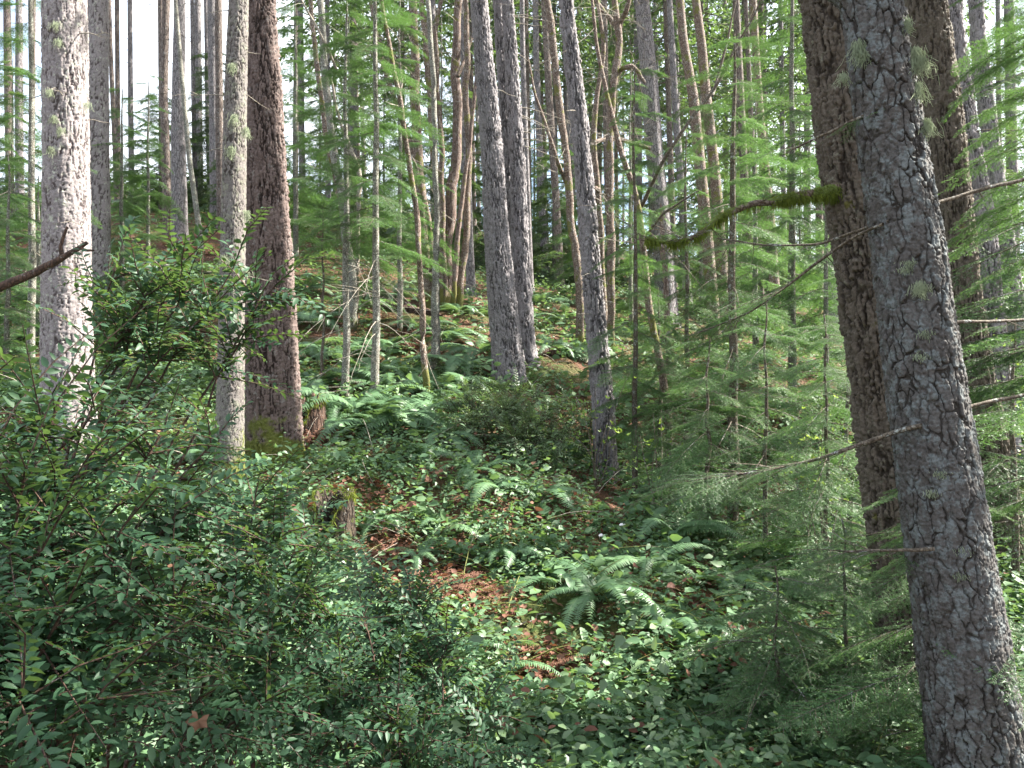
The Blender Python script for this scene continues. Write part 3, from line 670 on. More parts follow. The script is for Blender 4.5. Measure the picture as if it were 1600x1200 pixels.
maple('maple_clump', 'many-stemmed mossy maple fanning up left of the centre cluster', 16, [
    ([(690, 470, 13), (684, 383, 12), (680, 233, 11), (673, 150, 11), (663, 33, 10), (657, 0, 9)], 'mossy'),
    ([(672, 470, 16), (660, 330, 15), (652, 210, 15), (648, 130, 15), (645, 0, 13)], 'mossy'),
    ([(700, 472, 18), (697, 393, 17), (703, 333, 17), (708, 267, 17), (717, 167, 15), (710, 100, 14), (718, 0, 12)], 'peeling'),
    ([(715, 470, 12), (730, 367, 11), (731, 300, 11), (733, 233, 11), (727, 167, 10), (730, 67, 9), (728, 0, 8)], 'mossy'),
    ([(695, 470, 10), (690, 283, 9), (688, 173, 9), (680, 133, 8), (683, 100, 8), (679, 33, 7), (692, 0, 6)], 'mossy'),
    ([(708, 470, 9), (713, 400, 9), (719, 333, 8), (728, 270, 7), (742, 150, 6), (748, 0, 5)], 'peeling'),
    ([(680, 470, 10), (668, 330, 9), (640, 220, 8), (612, 140, 8), (592, 80, 7), (578, 0, 6)], 'mossy')],
    [([(648, 110, 7), (620, 100, 5), (580, 85, 4), (545, 60, 3)], 'mossy'), ([(645, 106, 6), (610, 92, 5), (575, 70, 4), (552, 30, 3)], 'mossy'),
     ([(665, 60, 6), (640, 40, 5), (612, 42, 3)], 'mossy'), ([(715, 120, 6), (738, 60, 5), (750, 30, 3)], 'mossy'), ([(640, 110, 6), (600, 70, 4), (560, 40, 3)], 'mossy')], 190, 500)
maple('maple_tree', 'mossy maple stem climbing right behind the leaning grey trunk', 14, [
    ([(905, 455, 13), (897, 383, 13), (887, 300, 13), (883, 233, 13), (873, 167, 12), (867, 83, 12), (863, 33, 11), (853, 0, 10)], 'mossy')],
    [([(884, 285, 7), (872, 255, 6), (850, 187, 5), (836, 150, 4), (825, 90, 3)], 'mossy'), ([(866, 40, 8), (855, 10, 7), (845, -30, 6)], 'mossy')], 24, 540)
maple('maple_tree', 'crooked mossy maple forking high right of the leaning grey trunk', 14.5, [
    ([(955, 485, 13), (953, 300, 12), (953, 200, 12), (960, 133, 12), (968, 73, 12), (967, 43, 11), (960, 0, 9)], 'mossy'),
    ([(944, 485, 10), (935, 300, 9), (928, 233, 9), (930, 160, 8), (945, 70, 7), (940, 30, 6), (930, 0, 5)], 'mossy')],
    [([(967, 44, 9), (978, 20, 8), (985, -5, 7), (1000, -90, 5)], 'mossy'), ([(966, 46, 9), (945, 20, 7), (926, -4, 6), (905, -80, 4)], 'mossy'),
     ([(964, 115, 8), (975, 106, 8), (989, 103, 7), (1000, 118, 6), (1008, 130, 4)], 'mossy'), ([(930, 221, 7), (955, 216, 7), (985, 221, 7), (1017, 232, 6)], 'mossy'),
     ([(936, 298, 7), (930, 294, 7), (922, 300, 6)], 'mossy')], 100, 560)
maple('vine_maple', 'thin dark leaning vine maple with a long rising side limb, right of centre', 9.6, [
    ([(1047, 700, 12), (1040, 610, 12), (1020, 510, 12), (1007, 417, 11), (1003, 383, 10), (1000, 323, 9), (977, 260, 9), (960, 200, 8), (950, 153, 7), (936, 90, 6), (925, 0, 5)], 'mossy')],
    [([(1002, 322, 7), (1037, 250, 6), (1083, 180, 5), (1117, 140, 5), (1150, 73, 4), (1183, 17, 3), (1200, -40, 2)], 'twig'), ([(1113, 150, 5), (1122, 120, 5), (1132, 83, 4), (1150, 0, 3), (1156, -60, 2)], 'twig'),
     ([(1006, 372, 4), (1040, 330, 4), (1080, 305, 3), (1092, 298, 2)], 'twig')], 26, 580, tw=M['twig'])
maple('maple_pole', 'mossy slim pole of a maple beside the bare-twigged sapling left of centre', 10.6, [
    ([(668, 622, 11), (660, 520, 10), (655, 420, 9), (650, 333, 9), (633, 200, 8), (620, 133, 8), (610, 83, 7), (597, 0, 6)], 'mossy')], [], 18, 600, ln=(.3, .8))
maple('alder_pole', 'grey mossy pole standing right of the slim mossy maple pole', 12, [
    ([(684, 592, 17), (680, 500, 15), (682, 400, 11), (681, 250, 9), (676, 100, 8), (668, 0, 7)], 'sapling')], [], 14, 610, ln=(.3, .8))
maple('alder_clump', 'pair of slim leaning trunks against white sky right of the big brown fir', 14, [
    ([(550, 520, 15), (545, 420, 14), (537, 320, 14), (520, 230, 12), (508, 120, 11), (500, 0, 10)], 'sapling'),
    ([(546, 520, 10), (536, 330, 9), (518, 260, 8), (503, 160, 8), (492, 80, 7), (485, 0, 6)], 'mossy'),
    ([(556, 520, 7), (562, 265, 7), (545, 225, 6), (528, 180, 5), (515, 110, 4)], 'twig_pale')], [([(535, 130, 4), (505, 60, 4), (470, 0, 3), (455, -40, 2)], 'twig_pale')], 24, 620)
maple('broken_stem', 'reddish broken stem in front of the pale grey trunk behind the vine maple', 12, [
    ([(1045, 560, 10), (1040, 450, 9), (1036, 380, 8), (1034, 335, 6), (1032, 318, 2)], 'peeling')], [], 0, 630)

# the mossy limb of the hemlock and its hanging moss
rootV, WV_, baseV = T['V']
lo, lpw = limb(rootV, baseV, [(1365, 286, 44), (1330, 295, 27), (1300, 300, 19), (1250, 306, 14), (1190, 317, 10), (1150, 326, 11), (1118, 344, 10), (1095, 366, 8), (1060, 380, 7), (1035, 378, 5), (1008, 374, 3)],
    4.6, M['limb_moss'], 'mossy_limb', dy=[0, -.05, -.1, -.14, -.2, -.25, -.3, -.32, -.35, -.38, -.4], n=50, sides=10, seed=3)
def fuzz(name, parent, pw, base, n, ln, wdt, mat, seed, down=1., skip=lambda f: 1.):
    rg = np.random.default_rng(seed); m = len(pw)
    f = rg.random(n) * (m - 1.001); i = f.astype(int); fr = (f - i)[:, None]
    c = pw[i] * (1 - fr) + pw[i + 1] * fr
    a = rg.uniform(0, 6.28, n); dirn = np.stack([rg.normal(0, .3, n), np.cos(a), np.sin(a)], 1)
    keep = rg.random(n) < skip(f / m)
    pos = c[:, :3] + dirn * c[:, 3:4] * .95 - base
    d = dirn * .8 + np.array([0, 0, -down]) * (.4 + .6 * (dirn[:, 2:3] < 0)) + rg.normal(0, .35, (n, 3))
    V, Fc, t_ = cards(np.array([[0, -1, 0], [0, 1, 0], [1, 0, -.1]]) * np.array([1, wdt, 1]), np.array([[0, 1, 2]]), pos[keep], d[keep], rg.normal(0, 1, (n, 3))[keep], (rg.uniform(.4, 1.3, n) * ln * np.where(dirn[:, 2] < -.2, 1.6, .8))[keep], rg.random(n)[keep])
    o = link(name, mesh(name, V, Fc, mat, {'tint': t_}), parent); o['kind'] = 'stuff'
    return o
fuzz('hanging_moss', lo, lpw, baseV, 15000, .026, .07, M['moss'], 5, 1., lambda f: np.where(f < .44, .55 + .45 * np.sin(f * 71) * np.sin(f * 37), np.where(f < .6, .06, .35 + .3 * np.sin(f * 60))))

twiglets(lo, [lpw[26:]], baseV, 16, (.12, .35), M['twig'], 77, .003)
# lichen beards on the foreground trunk
rootU, WU, baseU = T['U']
def beard(px, py, d, n, ln, wid, seed, root, base, mat=M['lichen']):
    rg = np.random.default_rng(seed); c = P(px, py, d); V = []; Fq = []; o = 0; parts = []
    for k in range(n):
        s = c + np.array([rg.normal(0, wid), rg.normal(0, .008), rg.normal(0, wid * .5)])
        l = ln * rg.uniform(.35, 1.1); t = np.linspace(0, 1, 6)[:, None]
        pth = s + np.array([rg.normal(0, .3), -.25 + rg.normal(0, .15), -1]) * l * t + rg.normal(0, .1, (6, 3)) * l * t
        parts.append(tube(pth, np.full(6, .0009), 3))
    v, q = joinq(parts)
    ob = link('lichen_beard', mesh('lichen_beard', v - base, q, mat, {'tint': rg.random(len(v))}), root)
def su(px, py):     # depth of the front of trunk U near that pixel
    zc = (600 - py) / F * 3.6 - baseU[2]
    r = np.interp(zc, WU[:, 2], WU[:, 3]); xc = np.interp(zc, WU[:, 2], WU[:, 0]) + baseU[0]
    x = (px - 800) / F * 3.5; dx = np.clip((x - xc) / r, -.97, .97)
    return 3.6 - r * math.sqrt(1 - dx * dx) * 1.0
for px, py, n, ln, wd, sd in [(1345, 66, 260, .11, .016, 1), (1430, 78, 260, .12, .018, 2), (1438, 445, 160, .05, .018, 3), (1432, 130, 120, .09, .012, 4), (1445, 188, 140, .08, .014, 6), (1318, 115, 60, .06, .01, 8), (1415, 30, 90, .07, .012, 9)]:
    beard(px, py, su(px, py), n, ln, wd, sd, rootU, baseU, M['lichen'])
for px, py, sd in [(1445, 520, 11), (1420, 410, 12), (1470, 740, 13), (1415, 420, 14), (1455, 770, 15), (1505, 860, 16), (1440, 555, 17), (1500, 900, 18)]:
    beard(px, py, su(px, py), 70, .016, .018, sd, rootU, baseU, M['lichen'])
rootC, WC, baseC = T['C']
for k, (px, py) in enumerate([(362, 100), (384, 200), (362, 230), (386, 330), (366, 180), (350, 400), (384, 420)]):
    beard(px, py, 6.98, 70, .10, .018, 40 + k, rootC, baseC)
rootA, WA, baseA = T['A']
for k, (px, py) in enumerate([(88, 35), (85, 182), (96, 200), (80, 230), (76, 140), (90, 62), (136, 160)]):
    beard(px, py, 8.06, 60, .09, .022, 60 + k, rootA, baseA)

# bare thin branches reaching from the foreground trunk
def bare_branch(root, base, pts, d0, d1, mat, seed, nt_=8, sprays=None):
    dy = list(np.linspace(0, d1 - d0, len(pts)))
    o, pw = limb(root, base, pts, d0, mat, 'branch', dy=dy, n=24, sides=5, seed=seed)
    rg = np.random.default_rng(seed); parts = []
    for k in range(nt_):
        i = rg.integers(6, 23); s = pw[i, :3] - base; t = pw[min(i + 1, 23), :3] - pw[i - 1, :3]; t /= np.linalg.norm(t)
        l = rg.uniform(.08, .3); e = s + l * unit(t + rg.normal(0, .55, 3) + np.array([0, 0, -.15]))
        parts.append(tube(np.stack([s, (s + e) / 2 + rg.normal(0, .01, 3), e]), [.003, .002, .001], 3))
    if parts:
        v, q = joinq(parts); w_ = link('twigs', mesh('twigs', v, q, mat, {'plate': np.ones(len(v))}), o); w_['kind'] = 'stuff'
    return o, pw

def sprays_on(root, base, pw, mlist, idx, seed, sc=(.35, .6), name='spray', flip=False):
    rg = np.random.default_rng(seed)
    for i in idx:
        t = pw[min(i + 1, len(pw) - 1), :3] - pw[i - 1, :3]
        az = math.atan2(t[1], t[0]) + rg.choice([-1, 1]) * rg.uniform(.2, .9)
        link(name, mlist[rg.integers(len(mlist))], root, loc=tuple(pw[i, :3] - base), rot=(rg.normal(0, .2), rg.uniform(-.1, .35), az), scale=rg.uniform(*sc))

o1, p1 = bare_branch(rootU, baseU, [(1440, 665, 9), (1395, 676, 8), (1330, 700, 6), (1270, 720, 5), (1180, 738, 4), (1070, 752, 3)], 3.45, 3.9, M['twig'], 1, 10)
sprays_on(o1, baseU, p1, NEARB, range(8, 24, 1), 71, (.22, .42))
o2, p2 = bare_branch(rootU, baseU, [(1460, 858, 7), (1428, 860, 6), (1380, 860, 5), (1320, 862, 4)], 3.45, 3.5, M['twig'], 2, 5)
sprays_on(o2, baseU, p2, NEARB, range(12, 24, 2), 72, (.2, .35))
o3, p3 = bare_branch(rootU, baseU, [(1380, 350, 6), (1340, 365, 5), (1290, 400, 5), (1240, 440, 4), (1170, 490, 3), (1090, 520, 2)], 3.5, 4.2, M['twig'], 3, 8)
sprays_on(o3, baseU, p3, NEARB, range(12, 24, 1), 73, (.2, .4))
o4, p4 = bare_branch(rootU, baseU, [(1390, 345, 6), (1345, 358, 5), (1280, 382, 4), (1200, 384, 3), (1120, 372, 2)], 3.5, 4.3, M['twig'], 4, 6)
sprays_on(o4, baseU, p4, NEARB, range(14, 24, 2), 74, (.2, .35))
o5, p5 = bare_branch(rootU, baseU, [(1440, 165, 6), (1360, 175, 5), (1320, 195, 5), (1270, 218, 4), (1235, 235, 3)], 3.5, 3.7, M['twig'], 5, 4)
sprays_on(o5, baseU, p5, NEARB, (5, 9, 18, 22), 75, (.15, .28))
o6, p6 = bare_branch(rootU, baseU, [(1500, 640, 7), (1540, 628, 6), (1580, 622, 6), (1660, 605, 5), (1760, 590, 3)], 3.6, 3.8, M['twig'], 6, 6)
o7, p7 = bare_branch(rootU, baseU, [(1480, 503, 6), (1530, 502, 5), (1600, 500, 5), (1700, 490, 3)], 3.6, 3.9, M['twig'], 7, 6)
o8, p8 = bare_branch(rootU, baseU, [(1455, 320, 7), (1520, 300, 6), (1600, 280, 6), (1700, 250, 4)], 3.6, 3.8, M['twig'], 8, 8)

# ------------------------------------------------------------------ young conifers
def sapling(name, label, px, d, H, wpx, nb, bl, blist, z0=.12, seed=0, group=None, mat='sapling', az_bias=None, sc_top=.35, dead=0, lean=0., cat='tree', drop=(.0, .35)):
    rg = np.random.default_rng(seed + 2000)
    x = (px - 800) / F * d; base = np.array([x, d, g1(x, d)]); r = wpx / 2 / F * d
    root = thing(name, label, cat, base, group)
    zz = np.linspace(-.25, H, 12)
    W = np.stack([lean * zz + rg.normal(0, .012, 12) * (zz > .2), rg.normal(0, .012, 12), zz, r * (1 - .93 * np.clip(zz / H, 0, 1)) ** .8 + .003], 1)
    Ws = smooth_path(W, 30)
    v, q = tube(Ws[:, :3], Ws[:, 3], 8)
    link('trunk', mesh(name + '_trunk', v, q, M[mat], {'plate': np.ones(len(v))}), root)
    for k in range(nb):
        f = z0 + (1 - z0) * ((k + rg.random()) / nb) ** .92; z = H * f
        az = k * 2.399 + rg.uniform(-.4, .4)
        if az_bias is not None and rg.random() < .7: az = rg.normal(az_bias[0], az_bias[1])
        s = bl * (1 - (1 - sc_top) * f) * rg.uniform(.7, 1.15)
        c = (np.interp(z, Ws[:, 2], Ws[:, 0]), np.interp(z, Ws[:, 2], Ws[:, 1]), z)
        link('bough', blist[rg.integers(len(blist))], root, loc=c, rot=(rg.normal(0, .12), rg.uniform(*drop) - .3 * max(0, f - .6), az), scale=(s, s * rg.uniform(.85, 1.2), s))
    if dead: stubs(root, W, H * .1, H * max(z0, .3), dead, M['twig_pale'], (.5, 1.5), .006, seed, None, .75)
    return root
LEFT = (math.pi, .7)
sapling('young_hemlock', 'young hemlock with dark trunk and layered green boughs in the hollow below the mossy limb', 1146, 8.3, 5.2, 18, 56, 1.3, NEARB + FINE, .1, 1, mat='twig', dead=3)
sapling('young_hemlock', 'thin dark-stemmed young hemlock right beside the leaning grey trunk', 992, 8.6, 4.6, 9, 40, .85, FINE, .12, 2, mat='twig')
sapling('young_hemlock', 'young hemlock in the hollow just right of the vine maple stem', 1072, 10.5, 4.4, 9, 40, 1.1, FINE, .12, 3, mat='twig')
sapling('young_hemlock', 'spreading low hemlock below the large sword fern at the lower right', 1215, 4.55, .95, 6, 34, .95, NEARB + FINE, .12, 23, mat='twig')
for i_, (px_, d_, H_, lb_) in enumerate([(1105, 7.4, 1.9, 'dark young hemlock nearest left in the hollow thicket'), (1195, 7.2, 2.3, 'broad young hemlock in front of the dark-trunked one in the hollow'), 
        (1325, 7.9, 3.0, 'young hemlock close against the left side of the brown hemlock trunk'), (1030, 9.6, 2.4, 'bushy young hemlock at the foot of the leaning vine maple')]):
    sapling('young_hemlock', lb_, px_, d_, H_, 8, 26, 1.1, NEARB + FINE, .08, 30 + i_, mat='twig')
sapling('young_hemlock', 'low hemlock whose lacy sprays overlap the foot of the grey lichened trunk', 1475, 3.95, 1.75, 26, 36, .95, NEARB + FINE, .10, 4, mat='twig', az_bias=(math.pi + .2, .55))
sapling('young_hemlock', 'small feathery hemlock on the bank at the lower right, left of the watered trunk foot'.replace(' watered', ' leaning'), 1320, 4.75, 1.15, 7, 30, .85, NEARB + FINE, .1, 5, mat='twig')
sapling('young_hemlock', 'feathery hemlock in mid bank right of the large sword fern', 1290, 6.0, 2.2, 8, 46, 1.0, NEARB + FINE, .1, 6, mat='twig')
sapling('young_hemlock', 'hemlock beyond the right edge with translucent bright sprays reaching into view', 1655, 4.7, 6.0, 40, 60, 1.15, NEARB + FINE, .2, 7, mat='twig', az_bias=LEFT)
sapling('young_fir', 'slim pale-stemmed young fir with drooping bare lower twigs left of centre', 587, 10, 6.6, 13, 46, 1.15, FINE, .30, 8, dead=12)
sapling('young_fir', 'slim young fir standing just left of the pale-stemmed one with bare twigs', 541, 10.3, 5.4, 12, 34, 1.05, FINE, .36, 9, dead=6)
sapling('young_fir', 'tiny dark-stemmed fir between the big brown fir and the pale-stemmed one', 503, 10.6, 2.4, 5, 14, .5, FINE, .35, 10, mat='twig')
sapling('young_fir', 'spindly young fir left of the leftmost pale trunk, stem ringed with whorls', 49, 11, 8.5, 12, 36, 1.0, MIDB, .22, 11, dead=5)
sapling('young_hemlock', 'bright sunlit young hemlock at the left edge below the dead branch', 12, 10, 3.0, 9, 34, 1.1, FINE, .05, 12)
sapling('young_hemlock', 'bright green hemlock bush left of the leftmost pale trunk, lower down', 60, 12.5, 2.6, 9, 30, 1.0, MIDB, .05, 13)
sapling('young_hemlock', 'glowing green young hemlock between the lichen-spotted pale trunk and the ridge trunks', 190, 15.5, 4.0, 8, 34, 1.25, MIDB, .05, 14)
sapling('young_fir', 'thin white-stemmed young fir on the slope under the ridge trunks', 232, 16, 4.2, 7, 22, .9, MIDB, .35, 15)
sapling('young_fir', 'soft green young fir right behind the big brown fir', 462, 19, 6.2, 9, 44, 1.5, MIDB, .08, 16)
sapling('young_fir', 'feathery young fir behind the bare-twigged saplings, left of the maple clump', 625, 14, 6.0, 9, 44, 1.3, MIDB, .18, 17)
sapling('young_hemlock', 'tall young hemlock with airy sprays left of the big brown hemlock trunk', 1238, 12.5, 8.2, 14, 60, 1.45, MIDB, .12, 18)
sapling('young_hemlock', 'young hemlock with sprays hanging over the sunny clearing', 1292, 11, 5.0, 10, 36, 1.15, MIDB, .12, 19)
sapling('young_hemlock', 'young hemlock half hidden between the mossy pair and the clearing', 1180, 14, 5.0, 11, 36, 1.2, MIDB, .12, 20)
sapling('young_hemlock', 'low green hemlock at the right edge behind the foreground trunk', 1585, 6.6, 2.2, 12, 28, .95, NEARB, .08, 21, mat='twig')
sapling('young_hemlock', 'tall hemlock with light sprays behind the rightmost trunks', 1610, 10, 6.5, 14, 44, 1.3, MIDB, .12, 22)
BGS = [(865, 24, 4.5), (905, 19, 3.6), (985, 17, 5.5), (1095, 20, 6.5), (760, 27, 5), (330, 27, 5.5), (110, 19, 4.5), (400, 24, 5), (545, 22, 6.5), (690, 24, 7.5), (1150, 25, 8), (1345, 22, 7),
       (835, 32, 8), (930, 27, 7.5), (1030, 29, 8), (1250, 30, 8), (500, 30, 7), (20, 22, 5), (250, 26, 4), (1480, 20, 7), (1550, 24, 8), (600, 34, 9), (730, 36, 9), (1200, 20, 4.5), (-40, 14, 5), (1660, 16, 6)]
BGS.sort()
for i, (px, d, H) in enumerate(BGS):
    sapling('background_conifer', 'bushy young conifer in the background growth, %s' % ordw(i, len(BGS)), px, d, H, 120 / d, 34 if d < 24 else 40, 1.15 if d < 24 else 1.5, MIDB if d < 20 else FARB, .06, 60 + i, group='bushy young conifers in the background')

# ------------------------------------------------------------------ ferns
def frond_mesh(name, L, seed, mat, arch=.55, npin=30, dead=False):
    rg = np.random.default_rng(seed)
    t = np.linspace(0, 1, 14); a0 = math.radians(68 if not dead else 20)
    ang = a0 - (a0 + math.radians(38 if not dead else 30)) * t ** .9
    x = np.concatenate([[0], np.cumsum(np.cos(ang[:-1]) * L / 13)]); z = np.concatenate([[0], np.cumsum(np.sin(ang[:-1]) * L / 13)])
    y = .05 * L * np.sin(t * 2.5 + seed)
    pth = np.stack([x, y, z], 1)
    WV, WQ = tube(pth, np.linspace(.0035, .001, 14), 4)
    WT = np.concatenate([WQ[:, [0, 1, 2]], WQ[:, [0, 2, 3]]])
    tp = np.linspace(.14, .985, npin); pos = []; dr = []; nz = []; sc = []
    for i, f in enumerate(tp):
        c = np.array([np.interp(f, t, pth[:, k]) for k in range(3)]); a = np.interp(f, t, ang)
        tan = np.array([math.cos(a), 0, math.sin(a)]); nrm = np.array([-math.sin(a), 0, math.cos(a)])
        l = L * .115 * min(1, .45 + f * 2.4) * (1 - f) ** .42 * 1.25 + .008
        for s in (-1, 1):
            pos.append(c); dr.append(tan * .28 + np.array([0, s, 0]) - nrm * (.10 + (.5 * rg.random() if dead else .12 * rg.random())) + rg.normal(0, .05 if not dead else .3, 3)); nz.append(nrm + rg.normal(0, .12, 3)); sc.append(l * rg.uniform(.88, 1.1))
    wv = .085 if not dead else .07
    PT = np.array([[0, -wv, 0], [.15, -wv * 1.35, 0], [1, .02, -.08], [.1, wv * 1.6, 0], [.5, .015, .02]])
    PF = np.array([[0, 1, 4], [0, 4, 3], [1, 2, 4], [4, 2, 3]])
    V, Fc, tt = cards(PT, PF, np.array(pos), np.array(dr), np.array(nz), np.array(sc), np.clip(rg.normal(.5, .15, len(pos)), 0, 1))
    return mesh(name, np.concatenate([WV, V]), np.concatenate([WT, Fc + len(WV)]), mat, {'tint': np.concatenate([np.full(len(WV), .6), tt])}, smooth=False)
FRONDS = [frond_mesh('fern_frond', .85, 700 + i, M['fern'], npin=32) for i in range(5)]
DEADF = [frond_mesh('dead_fern_frond', .6, 720 + i, M['dead_leaf'], npin=22, dead=True) for i in range(4)]
def fern(label, px, py_or_none, d, size, n, seed, group=None, dead=False, loc=None, az=None, tilt=(.0, .45)):
    rg = np.random.default_rng(seed + 5000)
    x = (px - 800) / F * d; base = np.array([x, d, g1(x, d) + .01])
    root = thing('dead_fern' if dead else 'sword_fern', label, 'fern', base, group)
    for k in range(n):
        a = k * 2.399 + rg.uniform(-.4, .4) if az is None else rg.normal(az[0], az[1])
        s = size * rg.uniform(.7, 1.12)
        link('frond', (DEADF if dead else FRONDS)[rg.integers(4)], root, loc=(0, 0, .02), rot=(rg.normal(0, .3), rg.uniform(*tilt) + (.25 if rg.random() < .25 else 0), a), scale=(s, s * rg.uniform(.85, 1.15), s * rg.uniform(.7, 1.15)))
    return root
NEARF = [('largest arching sword fern with sunlit fronds right of centre on the near slope', 935, 5.6, .76, 17), ('sword fern spreading left of the largest sunlit fern', 880, 5.9, .75, 9), ('small bright fern just below the largest sunlit fern', 955, 5.0, .45, 7),
         ('sword fern at the slope bottom right of the largest sunlit fern', 1060, 5.3, .8, 11), ('sword fern above the largest fern, under the hemlock sprays', 1050, 7.0, .9, 12), ('fern draped on the slope left of the red litter, above the bank', 740, 7.6, .85, 12),
         ('fern arching on the slope crest below the mossy pole', 700, 8.4, .8, 12), ('fern in front of the leafy shrub below the centre cluster', 770, 7.2, .7, 10), ('small fern tangled in low leaves below the red litter', 770, 4.7, .6, 8),
         ('fern under lacy hemlock at the lower right bank', 1130, 6.2, .85, 11), ('fern at the right behind the feathery mid-bank hemlock', 1235, 8.2, .9, 11), ('fern leaning out beside the big brown fir foot', 318, 7.6, .8, 9),
         ('fern right of the stump on the near slope', 655, 6.1, .55, 8), ('small fern in low leaves at the bottom centre', 900, 4.5, .5, 7), ('fern in the shady hollow left of the young hemlock', 1090, 9.4, .9, 10), ('fern close under the right side of the leaning grey trunk', 985, 8.2, .75, 9)]
NEARF += [('fern tuft on the bank straight above the red litter', 690, 6.6, .6, 9), ('fern tuft half way between stump and largest fern', 790, 6.3, .65, 9), ('fern at the foot of the bank left of the bottom tan clump', 720, 4.9, .55, 8), ('fern arching over leaves just right of the stump heap', 600, 6.7, .6, 9),
          ('fern among leaves at lower right, under the spreading hemlock', 1120, 4.7, .65, 9), ('fern hanging into the hollow right of the largest fern', 1010, 6.3, .8, 11), ('fern on the bank crest below the leafy shrub', 850, 7.3, .75, 10), ('fern on the crest left of the leafy shrub', 660, 8.0, .75, 10)]
for i, (lb, px, d, s, n) in enumerate(NEARF): fern(lb, px, None, d, s, n, i, 'ferns on the near slope')
SLOPE = [(px, d) for px, d in [(490, 10.6), (515, 9.6), (560, 9.4), (575, 11.4), (610, 10.6), (630, 9.7), (640, 11.6), (470, 12.2), (530, 12.4), (600, 12.8), (690, 10.8), (720, 11.7), (700, 13.2), (745, 12.6), (655, 14), (505, 14), (560, 15), (610, 16), (480, 15.8), (720, 15.5), (535, 9.0), (600, 8.9), (660, 9.1), (450, 13.8)]]
SLOPE.sort()
for i, (px, d) in enumerate(SLOPE):
    fern('sword fern in the bright bank below young firs, %s' % ordw(i, len(SLOPE)), px, None, d, random.uniform(1.0, 1.4), 14, 50 + i, 'sword ferns in the bright bank left of centre')
REST = [(860, 13), (880, 16), (905, 13.5), (850, 18), (940, 15), (980, 12), (1010, 16), (1240, 13), (1280, 15), (1330, 17), (1200, 11), (1160, 12.2), (320, 11), (270, 13), (230, 15), (180, 12), (20, 12), (-20, 14), (120, 15), (1560, 9), (1600, 12), (1580, 15), (340, 15), (300, 17), (1350, 9), (1120, 15), (1250, 18), (1110, 11.2), (960, 19), (820, 15)]
REST.sort()
for i, (px, d) in enumerate(REST):
    fern('fern tuft on the back slope, %s outside the bright bank' % ordw(i, len(REST)), px, None, d, random.uniform(.8, 1.15), 10, 120 + i, 'fern tufts on the slope behind')
DEADS = [('rusty heap of dead fern right of the mossy stump', 605, 6.15, .65, 22), ('rusty dead fern trailing down the bank from the stump heap', 660, 5.9, .55, 16), ('dead fern fronds in the red litter of the near slope', 700, 5.75, .55, 16),
         ('dead fern lowest in the red litter of the near slope', 735, 5.6, .35, 9), ('tan curled dead fern clump near the bottom centre', 840, 4.85, .5, 18), ('rusty dead fern among the leaves right of the bottom clump', 890, 4.9, .35, 9), ('red dead bracken patch on the left ridge', 305, 19.5, 1.3, 16),
         ('red dead bracken at the right end of the ridge patch', 335, 19, 1.2, 14), ('red dead bracken at the left end of the ridge patch', 275, 20, 1.1, 12), ('rusty dead fern hanging at the foot of the big brown fir', 486, 8.6, .6, 12), ('pinkish dead fern patch behind the bare-twigged sapling', 640, 13.2, .9, 13), ('dead fern patch left of the pinkish one, on the fern bank', 590, 14.5, .9, 12), ('dead fern tan heap at the very bottom centre', 795, 4.3, .4, 10), ('dead fern at the slope edge under the centre cluster', 850, 12, .7, 9)]
for i, (lb, px, d, s, n) in enumerate(DEADS): fern(lb, px, None, d, s, n, 300 + i, 'dead ferns', dead=True, tilt=(-.5, .3))

# ------------------------------------------------------------------ ground cover (nobody could count it)
def frustum_points(n, d0, d1, seed, power=1.0, xa=(-150, 1750)):
    rg = np.random.default_rng(seed)
    u = rg.random(n); d = (d0 ** (1 - power) + u * (d1 ** (1 - power) - d0 ** (1 - power))) ** (1 / (1 - power)) if power != 1 else d0 * (d1 / d0) ** u
    px = rg.uniform(xa[0], xa[1], n); x = (px - 800) / F * d
    return x, d, px, rg
BARE = [(690, 5.75, .45), (605, 6.1, .45), (740, 5.55, .33), (845, 4.85, .33), (305, 19.5, 2.2), (480, 8.4, .5), (880, 4.85, .2), (640, 13.3, .9), (570, 7.0, .3), (320, 7.5, .4)]
FERNY = [(600, 10.8, 2.0, .45), (935, 5.3, .6, .5), (1050, 6.3, .8, .5), (740, 7.6, .7, .5), (650, 14, 2.5, .4)]
def bare_mask(x, y):
    k = np.ones(len(x))
    for px, d, r in BARE:
        dist = np.hypot(x - (px - 800) / F * d, y - d); k *= sstep(r * .45, r * 1.15, dist)
    for px, d, r, a in FERNY: k *= a + (1 - a) * sstep(r * .5, r * 1.2, np.hypot(x - (px - 800) / F * d, y - d))
    return k
